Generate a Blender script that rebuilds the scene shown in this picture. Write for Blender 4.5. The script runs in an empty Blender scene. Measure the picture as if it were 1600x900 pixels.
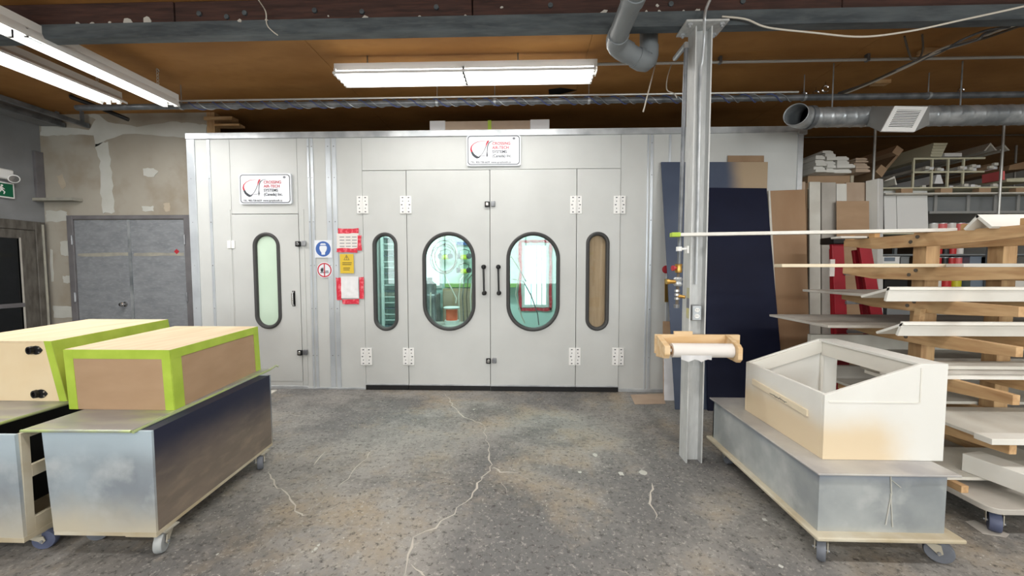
import bpy, bmesh, math, random
import numpy as np
from mathutils import Vector, Matrix
random.seed(7)
PI = math.pi
S = bpy.context.scene
C = S.collection
# ------------------------------------------------------------------ camera
F, YAW, PIT, ROL, H = 608.484, .0312846, .0510109, -.0008319, 1.41676   # pixels of a 1600x900 frame, radians, metres
def _axes():
    cy, sy = math.cos(YAW), math.sin(YAW)
    r = np.array([cy, sy, 0]); f = np.array([-sy, cy, 0]); u = np.array([0, 0, 1.])
    f2 = f*math.cos(PIT) - u*math.sin(PIT); u2 = u*math.cos(PIT) + f*math.sin(PIT)
    return r*math.cos(ROL) + u2*math.sin(ROL), u2*math.cos(ROL) - r*math.sin(ROL), f2
AR, AU, AF = _axes()
CAM = np.array([0, 0, H])
cd = bpy.data.cameras.new('camera'); cam = bpy.data.objects.new('camera', cd); C.objects.link(cam)
m = Matrix.Identity(4)
for i in range(3):
    m[i][0] = AR[i]; m[i][1] = AU[i]; m[i][2] = -AF[i]; m[i][3] = CAM[i]
cam.matrix_world = m
cd.sensor_fit = 'HORIZONTAL'; cd.sensor_width = 36; cd.lens = 36*F/1600; cd.clip_start = .05
S.camera = cam
# ------------------------------------------------------------------ world, exposure
w = bpy.data.worlds.new('world'); S.world = w; w.use_nodes = True
w.node_tree.nodes['Background'].inputs[0].default_value = (.8, .9, 1, 1)
w.node_tree.nodes['Background'].inputs[1].default_value = .05
S.view_settings.view_transform = 'Standard'; S.view_settings.look = 'None'
S.view_settings.gamma = 1; S.view_settings.use_curve_mapping = False
S.view_settings.exposure = -0.27
LAMP_W = 46          # watts of light of one 2.4 m fluorescent fixture
LAMP_COL = (1, .985, .965)
# added fill light through three made-up windows in the unseen wall
WIN = [(-4.6, -2.0), (-.6, 2.0), (3.4, 6.0)]; WINZ = (.9, 2.9); YB = -4.0
for x0, x1 in WIN:
    ld = bpy.data.lights.new('window_daylight', 'AREA'); ld.shape = 'RECTANGLE'; ld.size = x1-x0; ld.size_y = WINZ[1]-WINZ[0]; ld.energy = 190; ld.color = (.93, .97, 1)
    lo = bpy.data.objects.new('window_daylight', ld); C.objects.link(lo); lo.location = ((x0+x1)/2, YB-.12, sum(WINZ)/2); lo.rotation_euler = (PI/2, 0, 0)
# ------------------------------------------------------------------ helpers
def ray(x, y): return (x-800)/F*AR - (y-450)/F*AU + AF
def AY(x, y, Y): d = ray(x, y); return Vector(CAM + d*Y/d[1])
def AZ(x, y, Z): d = ray(x, y); return Vector(CAM + d*(Z-H)/d[2])
def AX(x, y, X): d = ray(x, y); return Vector(CAM + d*X/d[0])
MATS = {}
def L(c): return tuple(((v/255)/12.92 if v/255 < .04045 else ((v/255+.055)/1.055)**2.4) for v in c) + (1,)
def M(name, c, r=.5, metal=0, c2=None, ns=4, st=(1, 1, 1), lo=.35, hi=.65, bump=0, bs=60, grads=(), spec=.4, c3=None, ns3=30, a3=.5, coat=0):
    """principled material; c, c2, c3 in sRGB 0-255, grads = (axis, start, end, colour, noise) stains along an object axis"""
    if name in MATS: return MATS[name]
    mt = bpy.data.materials.new(name); mt.use_nodes = True; MATS[name] = mt
    nt = mt.node_tree; N = nt.nodes; K = nt.links; b = N['Principled BSDF']
    tc = N.new('ShaderNodeTexCoord'); mp = N.new('ShaderNodeMapping'); mp.inputs['Scale'].default_value = st
    K.new(tc.outputs['Object'], mp.inputs['Vector'])
    def noise(scale, det=6, vec=None):
        n = N.new('ShaderNodeTexNoise'); n.inputs['Scale'].default_value = scale; n.inputs['Detail'].default_value = det
        K.new(vec or mp.outputs[0], n.inputs['Vector']); return n
    def ramp(src, a, d):
        rr = N.new('ShaderNodeMapRange'); rr.inputs[1].default_value = a; rr.inputs[2].default_value = d
        K.new(src, rr.inputs[0]); return rr.outputs[0]
    def mix(fac, a, d):
        x = N.new('ShaderNodeMix'); x.data_type = 'RGBA'
        if hasattr(fac, 'links') or not isinstance(fac, (int, float)): K.new(fac, x.inputs[0])
        else: x.inputs[0].default_value = fac
        for s, v in ((6, a), (7, d)):
            if isinstance(v, tuple): x.inputs[s].default_value = v
            else: K.new(v, x.inputs[s])
        return x.outputs[2]
    col = L(c)
    if c2 is not None: col = mix(ramp(noise(ns).outputs[0], lo, hi), col, L(c2))
    if c3 is not None:
        f = N.new('ShaderNodeMath'); f.operation = 'MULTIPLY'; f.inputs[1].default_value = a3
        K.new(ramp(noise(ns3, 4).outputs[0], .5, .7), f.inputs[0]); col = mix(f.outputs[0], col, L(c3))
    for ax, s0, s1, gc, nz in grads:
        sp = N.new('ShaderNodeSeparateXYZ'); K.new(tc.outputs['Object'], sp.inputs[0])
        mr = N.new('ShaderNodeMapRange'); mr.inputs[1].default_value = s0; mr.inputs[2].default_value = s1
        ad = N.new('ShaderNodeMath'); ad.operation = 'MULTIPLY_ADD'; ad.inputs[1].default_value = nz*abs(s1-s0)
        n = noise(3.5, 5, tc.outputs['Object'])
        sb = N.new('ShaderNodeMath'); sb.operation = 'SUBTRACT'; sb.inputs[1].default_value = .5
        K.new(n.outputs[0], sb.inputs[0]); K.new(sb.outputs[0], ad.inputs[0]); K.new(sp.outputs['XYZ'.index(ax)], ad.inputs[2])
        K.new(ad.outputs[0], mr.inputs[0]); mr.interpolation_type = 'SMOOTHSTEP'
        col = mix(mr.outputs[0], col, L(gc))
    if isinstance(col, tuple): b.inputs['Base Color'].default_value = col
    else: K.new(col, b.inputs['Base Color'])
    b.inputs['Roughness'].default_value = r; b.inputs['Metallic'].default_value = metal
    b.inputs['Specular IOR Level'].default_value = spec; b.inputs['Coat Weight'].default_value = coat
    if bump:
        bp = N.new('ShaderNodeBump'); bp.inputs['Strength'].default_value = bump; bp.inputs['Distance'].default_value = .01
        K.new(noise(bs).outputs[0], bp.inputs['Height']); K.new(bp.outputs[0], b.inputs['Normal'])
    return mt
def EM(name, c, s):
    mt = bpy.data.materials.new(name); mt.use_nodes = True; b = mt.node_tree.nodes['Principled BSDF']
    b.inputs['Base Color'].default_value = L(c); b.inputs['Emission Color'].default_value = L(c); b.inputs['Emission Strength'].default_value = s
    MATS[name] = mt; return mt
def GLASS(name, tint, gl=.08, rough=.02):
    mt = bpy.data.materials.new(name); mt.use_nodes = True; nt = mt.node_tree; N = nt.nodes; K = nt.links
    N.remove(N['Principled BSDF']); o = N['Material Output']
    t = N.new('ShaderNodeBsdfTransparent'); t.inputs[0].default_value = L(tint)
    g = N.new('ShaderNodeBsdfGlossy'); g.inputs[1].default_value = rough
    x = N.new('ShaderNodeMixShader'); x.inputs[0].default_value = gl
    K.new(t.outputs[0], x.inputs[1]); K.new(g.outputs[0], x.inputs[2]); K.new(x.outputs[0], o.inputs[0]); MATS[name] = mt; return mt

class MB:
    """collects shapes in world coordinates, build() links them as one mesh object"""
    def __init__(s): s.v = []; s.f = []
    def add(s, vs, fs):
        o = len(s.v); s.v += [tuple(x) for x in vs]; s.f += [tuple(i+o for i in f) for f in fs]; return s
    def box(s, x0, x1, y0, y1, z0, z1):
        return s.add([(x0,y0,z0),(x1,y0,z0),(x1,y1,z0),(x0,y1,z0),(x0,y0,z1),(x1,y0,z1),(x1,y1,z1),(x0,y1,z1)],
                     [(0,3,2,1),(4,5,6,7),(0,1,5,4),(1,2,6,5),(2,3,7,6),(3,0,4,7)])
    def hexa(s, a, b):        # two matching quads
        return s.add(list(a)+list(b), [(3,2,1,0),(4,5,6,7),(0,1,5,4),(1,2,6,5),(2,3,7,6),(3,0,4,7)])
    def slab(s, p, t, n=None):  # polygon p (front, seen by camera) given thickness t away from the camera
        p = [Vector(q) for q in p]
        nn = (p[1]-p[0]).cross(p[2]-p[0]).normalized() if n is None else Vector(n)
        if n is None and nn.dot(p[0]-Vector(CAM)) < 0: nn = -nn
        return s.ext(p, nn*t)
    def ext(s, p, d):
        p = [Vector(q) for q in p]; d = Vector(d); k = len(p)
        vs = p + [q+d for q in p]
        return s.add(vs, [tuple(range(k))[::-1], tuple(range(k, 2*k))] + [(i, (i+1) % k, (i+1) % k+k, i+k) for i in range(k)])
    def bar(s, a, b, wx, wz, up=(0, 0, 1)):  # rectangular bar between two points
        a = Vector(a); b = Vector(b); d = (b-a).normalized(); u = Vector(up)
        if abs(d.dot(u)) > .95: u = Vector((0, 1, 0))
        x = d.cross(u).normalized(); z = x.cross(d).normalized()
        q = [x*sx*wx/2 + z*sz*wz/2 for sx, sz in ((-1,-1),(1,-1),(1,1),(-1,1))]
        return s.hexa([a+i for i in q], [b+i for i in q])
    def tube(s, pts, r, n=8, caps=True, r1=None):
        pts = [Vector(p) for p in pts]; k = len(pts); vs = []; fs = []; up = None
        for i, p in enumerate(pts):
            t = (pts[min(i+1, k-1)]-pts[max(i-1, 0)]).normalized()
            if up is None:
                up = Vector((0, 0, 1)) if abs(t.z) < .9 else Vector((0, 1, 0))
            x = t.cross(up).normalized(); up = x.cross(t).normalized()
            rr = r if r1 is None else r+(r1-r)*i/(k-1)
            for j in range(n):
                a = 2*PI*j/n; vs.append(p + x*math.cos(a)*rr + up*math.sin(a)*rr)
        for i in range(k-1):
            for j in range(n):
                fs.append((i*n+j, i*n+(j+1) % n, (i+1)*n+(j+1) % n, (i+1)*n+j))
        if caps: fs += [tuple(range(n))[::-1], tuple(range((k-1)*n, k*n))]
        return s.add(vs, fs)
    def cyl(s, a, b, r, n=20, r2=None): return s.tube([a, b], r, n, True, r2)
    def lathe(s, prof, c, axis=(0, 0, 1), n=24):  # prof = (radius, height)
        ax = Vector(axis).normalized(); u = Vector((1, 0, 0)) if abs(ax.x) < .9 else Vector((0, 1, 0))
        x = ax.cross(u).normalized(); y = ax.cross(x); c = Vector(c); k = len(prof)
        vs = [c + ax*h + (x*math.cos(2*PI*j/n) + y*math.sin(2*PI*j/n))*r for r, h in prof for j in range(n)]
        fs = [(i*n+j, i*n+(j+1) % n, (i+1)*n+(j+1) % n, (i+1)*n+j) for i in range(k-1) for j in range(n)]
        fs += [tuple(range(n))[::-1], tuple(range((k-1)*n, k*n))]
        return s.add(vs, fs)
    def build(s, name, mat, parent=None, bevel=0, kind=None, label=None):
        me = bpy.data.meshes.new(name); o = bpy.data.objects.new(name, me)
        off = Vector(parent['_o']) if parent is not None and '_o' in parent else Vector((0, 0, 0))
        if parent is None:
            lo = Vector(min(v[i] for v in s.v) for i in range(3)); hi = Vector(max(v[i] for v in s.v) for i in range(3))
            off = Vector(((lo.x+hi.x)/2, (lo.y+hi.y)/2, lo.z)); o.location = off; o['_o'] = tuple(off)
        else:
            o['_o'] = tuple(off)
        me.from_pydata([tuple(Vector(v)-off) for v in s.v], [], s.f)
        bm = bmesh.new(); bm.from_mesh(me); bmesh.ops.recalc_face_normals(bm, faces=bm.faces); bm.to_mesh(me); bm.free()
        for p in me.polygons: p.use_smooth = True
        me.set_sharp_from_angle(angle=math.radians(32))
        me.materials.append(MATS[mat] if isinstance(mat, str) else mat)
        C.objects.link(o)
        if parent is not None: o.parent = parent
        if bevel:
            bv = o.modifiers.new('bevel', 'BEVEL'); bv.width = bevel; bv.segments = 2; bv.limit_method = 'ANGLE'
        if kind: o['kind'] = kind
        if label: o['label'] = label
        return o
def thing(name, loc, label=None, cat=None, group=None, kind=None):
    o = bpy.data.objects.new(name, None); C.objects.link(o); o.location = loc; o['_o'] = tuple(loc); o.empty_display_size = .1
    if label: o['label'] = label
    if cat: o['category'] = cat
    if group: o['group'] = group
    if kind: o['kind'] = kind
    return o
def tag(o, label, cat, group=None):
    o['label'] = label; o['category'] = cat
    if group: o['group'] = group
    return o
def text(body, size, x, y, z, mat, parent, name='lettering', align='LEFT', bold=0.0, sx=1.0):
    cu = bpy.data.curves.new(name, 'FONT'); cu.body = body; cu.size = size; cu.align_x = align; cu.offset = bold; cu.extrude = .0004
    t = bpy.data.objects.new(name+'_c', cu); C.objects.link(t)
    bpy.context.view_layer.update()
    me = bpy.data.meshes.new_from_object(t.evaluated_get(bpy.context.evaluated_depsgraph_get()))
    bpy.data.objects.remove(t)
    off = Vector(parent['_o'])
    for v in me.vertices:
        px, py, pz = v.co; v.co = Vector((x+px*sx, y-pz, z+py)) - off
    o = bpy.data.objects.new(name, me); C.objects.link(o); o.parent = parent; o['_o'] = tuple(off)
    me.materials.clear(); me.materials.append(MATS[mat]); return o
def jag(pts, amp, n=4):       # roughen a closed outline
    out = []
    for i, p in enumerate(pts):
        q = pts[(i+1) % len(pts)]
        for k in range(n):
            f = k/n; out.append((p[0]+(q[0]-p[0])*f+random.uniform(-amp, amp), p[1]+(q[1]-p[1])*f+random.uniform(-amp, amp)))
    return out
# ------------------------------------------------------------------ materials
M('booth_white', (197,199,197), .42, c2=(190,192,190), ns=2, bump=.02, bs=40)
M('booth_trim', (205,211,216), .32, .35, c2=(188,194,200), ns=3)
M('alu', (205,208,210), .36, .4, c2=(170,174,178), ns=6)
M('gasket', (66,66,66), .6)
M('rubber', (24,24,25), .7)
M('black', (16,16,17), .5)
M('black_gloss', (20,20,22), .25)
M('chrome', (205,205,205), .18, 1)
M('steel', (165,167,170), .38, .5, c2=(118,120,124), ns=8)
M('galv', (190,194,197), .36, .6, c2=(140,146,150), ns=7, st=(1,1,1))
M('galv_dark', (130,133,137), .42, .45, c2=(90,94,98), ns=7)
M('col_grey', (196,198,197), .5, .1, c2=(182,184,184), ns=5, st=(6,6,1), c3=(208,209,208), ns3=12)
M('pvc', (128,133,136), .45)
M('white', (228,228,226), .5)
M('enamel', (232,232,230), .35)
M('primer_white', (226,225,219), .55, c2=(217,215,207), ns=3)
M('primer_white2', (214,212,203), .6, c2=(200,196,186), ns=4)
M('board_grey', (186,182,174), .7, c2=(166,160,152), ns=3)
M('pine', (205,166,116), .6, c2=(182,138,88), ns=3, st=(1,1,7), bump=.05)
M('pine_x', (210,178,134), .6, c2=(184,142,94), ns=2.5, st=(1.2,9,9), bump=.04, c3=(150,105,64), ns3=5, a3=.35)
M('pine_y', (208,174,130), .6, c2=(184,146,104), ns=2.5, st=(9,1.2,9), bump=.04, c3=(150,105,64), ns3=4, a3=.45)
M('pine_z', (190,158,116), .65, c2=(164,130,92), ns=2.5, st=(9,9,1.2), bump=.04, c3=(128,92,58), ns3=4, a3=.5)
M('pine_pale', (224,198,160), .6, c2=(208,172,124), ns=2.5, st=(1.2,9,9), bump=.03)
M('ply', (224,206,174), .6, c2=(212,190,154), ns=2, st=(9,1,9), bump=.02)
M('ply_face', (230,212,178), .6, c2=(222,200,162), ns=3)
M('kraft', (174,145,116), .8, c2=(167,138,109), ns=4, st=(1,1,3))
M('kraft_dark', (152,126,100), .8, c2=(140,114,88), ns=5)
M('kraft_grey', (186,166,146), .8, c2=(172,150,130), ns=3)
M('hardboard', (160,130,100), .6, c2=(148,116,86), ns=2, st=(2,2,.6))
M('tape_green', (176,200,74), .55, c2=(162,188,62), ns=8)
M('tape_red', (206,40,62), .45, c2=(226,110,120), ns=22, lo=.5, hi=.62)
M('navy', (16,20,42), .6, c2=(20,26,50), ns=2, spec=.2)
M('slate', (72,82,102), .55, c2=(64,74,94), ns=2, grads=[('X', .10, .32, (170,150,124), .25)])
M('red', (158,22,40), .4, c2=(138,16,32), ns=4)
M('ceil', (172,126,70), .75, c2=(152,107,56), ns=1.2, st=(1,2,1), c3=(138,94,48), ns3=5, a3=.3)
M('ceil_gap', (60,38,20), .9)
M('beam_wood', (74,50,44), .7, c2=(50,34,30), ns=2.5, st=(1,12,12), bump=.15, bs=25, c3=(90,58,48), ns3=6)
M('beam_steel', (92,100,104), .5, .15, c2=(66,73,78), ns=3, st=(1,6,6), c3=(100,106,108), ns3=9, a3=.5)
M('paint_peel', (190,186,178), .7)
M('drywall', (166,161,150), .85, c2=(150,143,130), ns=1.2, c3=(140,128,110), ns3=2.4, a3=.7)
M('plaster', (190,190,184), .8, c2=(180,180,172), ns=4)
M('plaster_tan', (176,164,146), .8, c2=(166,154,136), ns=4)
M('wall_white', (222,220,214), .8, c2=(212,210,204), ns=1)
M('wall_grey', (132,134,136), .8, c2=(116,117,118), ns=2)
M('dark_wall', (70,52,36), .9, c2=(54,40,28), ns=1)
M('far_wall', (120,104,84), .9, c2=(104,90,72), ns=1)
M('door_grey', (140,143,147), .5, .1, c2=(124,127,131), ns=2.5, st=(2,1,5), c3=(156,160,163), ns3=9, a3=.5, grads=[('Z', .62, .35, (108,108,110), .5)])
M('frame_grey', (112,110,112), .55, c2=(98,96,98), ns=5)
M('frame_dark', (98,94,88), .6, c2=(74,70,64), ns=6, st=(4,4,1))
M('glass_dark', (12,14,15), .12, spec=.6)
M('filler', (158,155,142), .8, c2=(140,138,130), ns=8)
M('tape_hazard', (186,178,120), .6, c2=(170,170,150), ns=20)
M('plaster_rail', (190,180,150), .8, c2=(160,146,112), ns=6)
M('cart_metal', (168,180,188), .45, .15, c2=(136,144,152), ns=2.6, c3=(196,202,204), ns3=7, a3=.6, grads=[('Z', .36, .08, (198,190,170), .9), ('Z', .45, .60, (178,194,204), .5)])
M('cart_metal_r', (176,181,181), .45, .12, c2=(136,142,145), ns=2.4, c3=(206,208,206), ns3=6, a3=.5, grads=[('Z', .17, .08, (178,172,156), .6), ('Z', .36, .46, (122,132,148), .8)])
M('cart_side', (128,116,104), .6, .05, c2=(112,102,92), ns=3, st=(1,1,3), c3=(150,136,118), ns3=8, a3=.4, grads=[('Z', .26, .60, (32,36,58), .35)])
M('sheet_top', (160,158,152), .4, .3, c2=(140,138,136), ns=2.5, st=(1,4,1), c3=(178,192,120), ns3=2.2, a3=.75)
M('sheet_top_r', (186,184,178), .45, .2, c2=(160,158,160), ns=2.5, c3=(205,203,196), ns3=6)
M('lip', (150,156,150), .4, .3, c2=(180,196,120), ns=4)
M('wood_rim', (196,190,172), .65, c2=(172,158,130), ns=4)
M('hood', (224,224,219), .55, c2=(218,217,211), ns=3, grads=[('Z', .28, .10, (216,198,168), .8), ('X', -.06, .22, (222,222,217), .9)])
M('hood_in', (218,216,208), .6)
M('wheel', (112,116,124), .5, c2=(96,100,108), ns=9)
M('wheel_blue', (92,100,126), .5, c2=(78,84,108), ns=9)
M('wheel_pale', (168,172,172), .5, c2=(150,154,156), ns=9)
M('paper', (222,217,212), .55)
M('paper_shade', (198,190,186), .6)
M('brass', (190,150,80), .3, .8)
M('knob_red', (170,48,56), .4)
M('bucket_white', (225,228,226), .4)
M('orange', (238,104,66), .5)
M('lime', (206,226,50), .45)
M('teal', (196,226,220), .6, c2=(210,234,228), ns=2)
M('shelf_white', (226,236,234), .5)
M('green_ledge', (150,190,110), .5)
M('brown_panel', (182,160,132), .7, c2=(168,146,118), ns=8, st=(8,8,.4))
M('sign_face', (222,226,232), .35)
M('ink', (54,58,66), .5)
M('ink_red', (190,30,52), .5)
M('ink_grey', (110,112,120), .5)
M('sign_blue', (62,100,170), .4)
M('sign_yellow', (214,182,52), .45)
M('yellow_ink', (120,100,36), .5)
M('sign_green', (10,92,62), .4)
M('plastic', (228,228,230), .18, coat=.5)
M('conduit', (196,196,192), .35, .6)
M('cable_white', (206,200,188), .6)
M('cable_dark', (92,84,74), .6)
M('blue_wire', (78,88,130), .5)
M('duct_grey', (150,150,148), .5)
M('can_red', (196,44,44), .4); M('can_white', (226,224,218), .4); M('can_black', (28,28,30), .4); M('can_pink', (226,110,110), .4); M('can_yellow', (206,200,40), .4)
M('cabinet', (132,136,138), .5, .2, c2=(120,124,126), ns=3)
M('cabinet_blue', (120,132,146), .5, c2=(108,120,134), ns=3)
M('shelf_cream', (206,202,176), .6)
M('crack', (186,180,170), .9); M('crack_thin', (156,151,143), .9)
M('cream', (226,214,190), .6, c2=(214,200,172), ns=3)
EM('tube_on', (255,253,248), 9.0)
EM('daylight', (246,252,255), 1.9)
M('frosted', (204,224,206), .3, c2=(196,218,198), ns=2)
GLASS('pane', (226,246,242), .05)
GLASS('pane_clear', (250,250,248), .04)
GLASS('pane_frost', (216,234,222), .06, .3)
# ------------------------------------------------------------------ floor material
def floor_material():
    mt = bpy.data.materials.new('floor_concrete'); mt.use_nodes = True; MATS['floor'] = mt
    nt = mt.node_tree; N = nt.nodes; K = nt.links; b = N['Principled BSDF']
    tc = N.new('ShaderNodeTexCoord')
    def noise(s, d=8, r=.6, st=(1, 1, 1)):
        mp = N.new('ShaderNodeMapping'); mp.inputs['Scale'].default_value = st; K.new(tc.outputs['Object'], mp.inputs[0])
        n = N.new('ShaderNodeTexNoise'); n.inputs['Scale'].default_value = s; n.inputs['Detail'].default_value = d; n.inputs['Roughness'].default_value = r
        K.new(mp.outputs[0], n.inputs['Vector']); return n.outputs[0]
    def rng(s, a, c, lo=0, hi=1):
        x = N.new('ShaderNodeMapRange'); x.inputs[1].default_value = a; x.inputs[2].default_value = c; x.inputs[3].default_value = lo; x.inputs[4].default_value = hi
        K.new(s, x.inputs[0]); return x.outputs[0]
    def mix(f, a, c):
        x = N.new('ShaderNodeMix'); x.data_type = 'RGBA'; K.new(f, x.inputs[0])
        for s, v in ((6, a), (7, c)):
            if isinstance(v, tuple): x.inputs[s].default_value = v
            else: K.new(v, x.inputs[s])
        return x.outputs[2]
    col = mix(rng(noise(.9, 12, .7), .42, .58), L((107,106,105)), L((146,143,138)))
    col = mix(rng(noise(1.7, 8, .7), .5, .68), col, L((150,138,120)))
    col = mix(rng(noise(1.3, 9, .72, (1, 1.3, 1)), .52, .70), col, L((93,92,90)))
    col = mix(rng(noise(30, 7, .75), .53, .64, 0, .85), col, L((56,54,52)))
    col = mix(rng(noise(52, 4, .7), .56, .68, 0, .7), col, L((176,172,164)))
    v = N.new('ShaderNodeTexVoronoi'); v.inputs['Scale'].default_value = 11; v.inputs['Randomness'].default_value = 1
    K.new(tc.outputs['Object'], v.inputs['Vector'])
    col = mix(rng(v.outputs['Distance'], .045, .03), col, L((205,202,196)))
    K.new(col, b.inputs['Base Color'])
    K.new(rng(noise(3, 6), .3, .7, .42, .75), b.inputs['Roughness'])
    b.inputs['Specular IOR Level'].default_value = .35
    bp = N.new('ShaderNodeBump'); bp.inputs['Strength'].default_value = .35; bp.inputs['Distance'].default_value = .008
    K.new(noise(28, 8, .7), bp.inputs['Height']); K.new(bp.outputs[0], b.inputs['Normal'])
floor_material()
XL, XR, YW, YF, ZC = -6.14, 9.2, 4.84, 9.4, 3.36   # left wall, right wall, wall behind the camera, patched wall, far wall, ceiling
BX0, BX1, BY, BZ = -3.872, 3.045, 4.44, 2.963              # booth front: left, right, plane, top
BYB = 7.6                                                  # booth back
def struct(o): o['kind'] = 'structure'; return o
fl = struct(MB().box(XL-.2, XR+.2, YB-.2, YF+.2, -.2, 0).build('floor', 'floor'))
def crack(px, w0, mat='crack'):
    pts = []
    for i in range(len(px)-1):
        a = AZ(*px[i], .0008); b = AZ(*px[i+1], .0008)
        n = max(2, int((b-a).length/.05))
        for k in range(n):
            p = a.lerp(b, k/n); pts.append(p + Vector((random.gauss(0, .009), random.gauss(0, .009), 0)))
    pts.append(AZ(*px[-1], .0008))
    mb = MB(); vs = []
    for i, p in enumerate(pts):
        t = (pts[min(i+1, len(pts)-1)]-pts[max(i-1, 0)]).normalized(); q = Vector((-t.y, t.x, 0))
        ww = w0*.95*random.uniform(.3, 1.5)*(.25 if i in (0, len(pts)-1) else 1)
        vs += [p+q*ww, p-q*ww]
    mb.add(vs, [(2*i, 2*i+1, 2*i+3, 2*i+2) for i in range(len(pts)-1)])
    mb.build('crack', mat, fl)
for px, w0, mt in [([(695,615),(720,649),(757,664),(763,702),(768,730),(752,749),(733,778),(708,804),(680,822),(648,842),(636,868),(633,897)], .0055, 'crack'),
    ([(768,730),(782,737),(810,739)], .007, 'crack'), ([(420,735),(431,763),(444,768),(455,785),(472,802),(482,804)], .004, 'crack'),
    ([(1018,755),(1013,780),(1022,797),(1024,812)], .005, 'crack'), ([(579,705),(560,730),(545,748),(528,760)], .003, 'crack'),
    ([(505,707),(490,727)], .004, 'crack'), ([(810,739),(835,753),(890,770),(940,780)], .0028, 'crack_thin'),
    ([(757,664),(848,668),(912,673),(971,687),(1056,685)], .004, 'crack_thin'), ([(529,817),(580,832),(623,842)], .003, 'crack_thin'),
    ([(640,884),(655,895),(664,900)], .005, 'crack'), ([(780,745),(792,772)], .002, 'crack_thin'), ([(510,774),(482,804)], .003, 'crack_thin'),
    ([(950,885),(985,898)], .003, 'crack_thin'), ([(1110,885),(1118,898)], .003, 'crack_thin'), ([(830,648),(900,652),(960,640)], .002, 'crack_thin')]:
    crack(px, w0, mt)
for x, y, r in [(493,858,.010),(498,852,.007),(488,862,.004),(906,738,.012),(970,740,.02),(1005,738,.03),(930,711,.02),(1195,812,.012),(740,640,.01),(340,866,.006),(1220,885,.01)]:
    c = AZ(x, y, 0)
    MB().ext([(c.x+r*random.uniform(.6, 1.3)*math.cos(a*PI/4), c.y+r*1.4*random.uniform(.6, 1.2)*math.sin(a*PI/4), .0003) for a in range(8)], (0, 0, .0012)).build('paint_drip', 'plaster', fl)
# ------------------------------------------------------------------ ceiling: panels with joints
ce = struct(MB().box(XL-.2, XR+.2, YB-.2, YF+.2, ZC+.02, ZC+.2).build('ceiling', 'ceil_gap'))
sj = AZ(497, 84, ZC)
pm = None
y = YB
ys = [sj.y-1.3+2.44*k for k in range(-3, 5)]
for j in range(len(ys)-1):
    for k in range(-5, 8):
        x0 = sj.x+1.22*2*k; x1 = x0+2.436; y0, y1 = ys[j]+.002, ys[j+1]-.002
        x0c, x1c = max(x0, XL), min(x1, XR); y0c, y1c = max(y0, YB), min(y1, YF)
        if x1c-x0c < .05 or y1c-y0c < .05: continue
        MB().box(x0c, x1c, y0c, y1c, ZC, ZC+.016).build('ceiling_panel', 'ceil', ce)
# ------------------------------------------------------------------ walls
wl = struct(MB().box(XL-.2, XL, YB, YF, 0, ZC).build('wall_left', 'wall_grey'))
struct(MB().box(XR, XR+.2, YB, YF, 0, ZC).build('wall_right', 'wall_white'))
struct(MB().box(XL, XR, YF, YF+.2, 0, ZC).build('wall_far', 'dark_wall'))
bw = struct(thing('wall_behind', (1.5, YB, 0)))
wx = [XL]+[v for p in WIN for v in p]+[XR]
for i in range(0, 8, 2): MB().box(wx[i], wx[i+1], YB-.2, YB, 0, ZC).build('wall_pier', 'wall_white', bw)
for k, (x0, x1) in enumerate(WIN):
    MB().box(x0, x1, YB-.2, YB, 0, WINZ[0]).build('wall_sill', 'wall_white', bw); MB().box(x0, x1, YB-.2, YB, WINZ[1], ZC).build('wall_head', 'wall_white', bw)
    wn = struct(thing(f'window_{k+1}', ((x0+x1)/2, YB-.1, WINZ[0])))  # made-up window, added to let the fill light in
    MB().box(x0, x1, YB-.10, YB-.09, *WINZ).build('pane', 'pane_clear', wn)
    for q in range(5): xq = x0+(x1-x0)*q/4; MB().box(max(x0, xq-.025), min(x1, xq+.025), YB-.09, YB-.05, *WINZ).build('mullion', 'frame_grey', wn)
xe = AY(323, 190, YW).x
wb = struct(MB().box(XL, xe, YW, YW+.12, 0, ZC).build('wall_back', 'drywall'))
def patch(poly, mat='plaster', amp=2):
    pts = [AY(x, y, YW) for x, y in jag(poly, amp, 4)]
    MB().ext(pts, (0, -.003, 0)).build('plaster_patch', mat, wb)
patch([(64,196),(140,203),(150,186),(133,178),(150,177),(170,192),(215,198),(268,190),(300,193),(323,195),(323,216),(292,216),(250,212),(200,209),(172,216),(150,230),(146,212),(118,210),(90,212),(64,212)], amp=1)
patch([(148,225),(170,222),(174,260),(177,300),(180,332),(160,332),(158,290),(157,250)])
patch([(72,328),(104,330),(104,346),(73,347)], amp=1.5); patch([(95,378),(107,376),(108,400),(96,399)], amp=1)
patch([(98,432),(110,431),(111,442),(99,442)], amp=1); patch([(224,264),(240,262),(247,268),(240,277),(224,275)], amp=1)
patch([(222,323),(240,322),(241,330),(224,330)], amp=1); patch([(256,318),(266,316),(267,330),(258,331)], 'plaster_tan', 1)
patch([(90,275),(98,273),(103,290),(98,297),(92,288)], 'plaster_tan', 1); patch([(83,477),(112,479),(114,497),(85,496)], amp=1)
patch([(78,390),(82,390),(84,440),(80,440)], amp=.8)
# wood framing in the gap over the booth beside the patched wall
st = thing('stud_framing', AY(330, 205, 4.9), 'rough wooden framing ends above booth beside patched wall', 'framing')
MB().box(xe, xe+.1, YW+.0, YW+.09, 2.99, ZC).build('stud', 'pine_z', st)
MB().box(xe-.02, xe+.34, YW-.02, YW+.09, 3.26, 3.30).build('plate', 'pine_x', st)
MB().box(xe+.1, xe+.42, YW-.01, YW+.09, 3.19, 3.215).build('block', 'pine_x', st)
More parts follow.
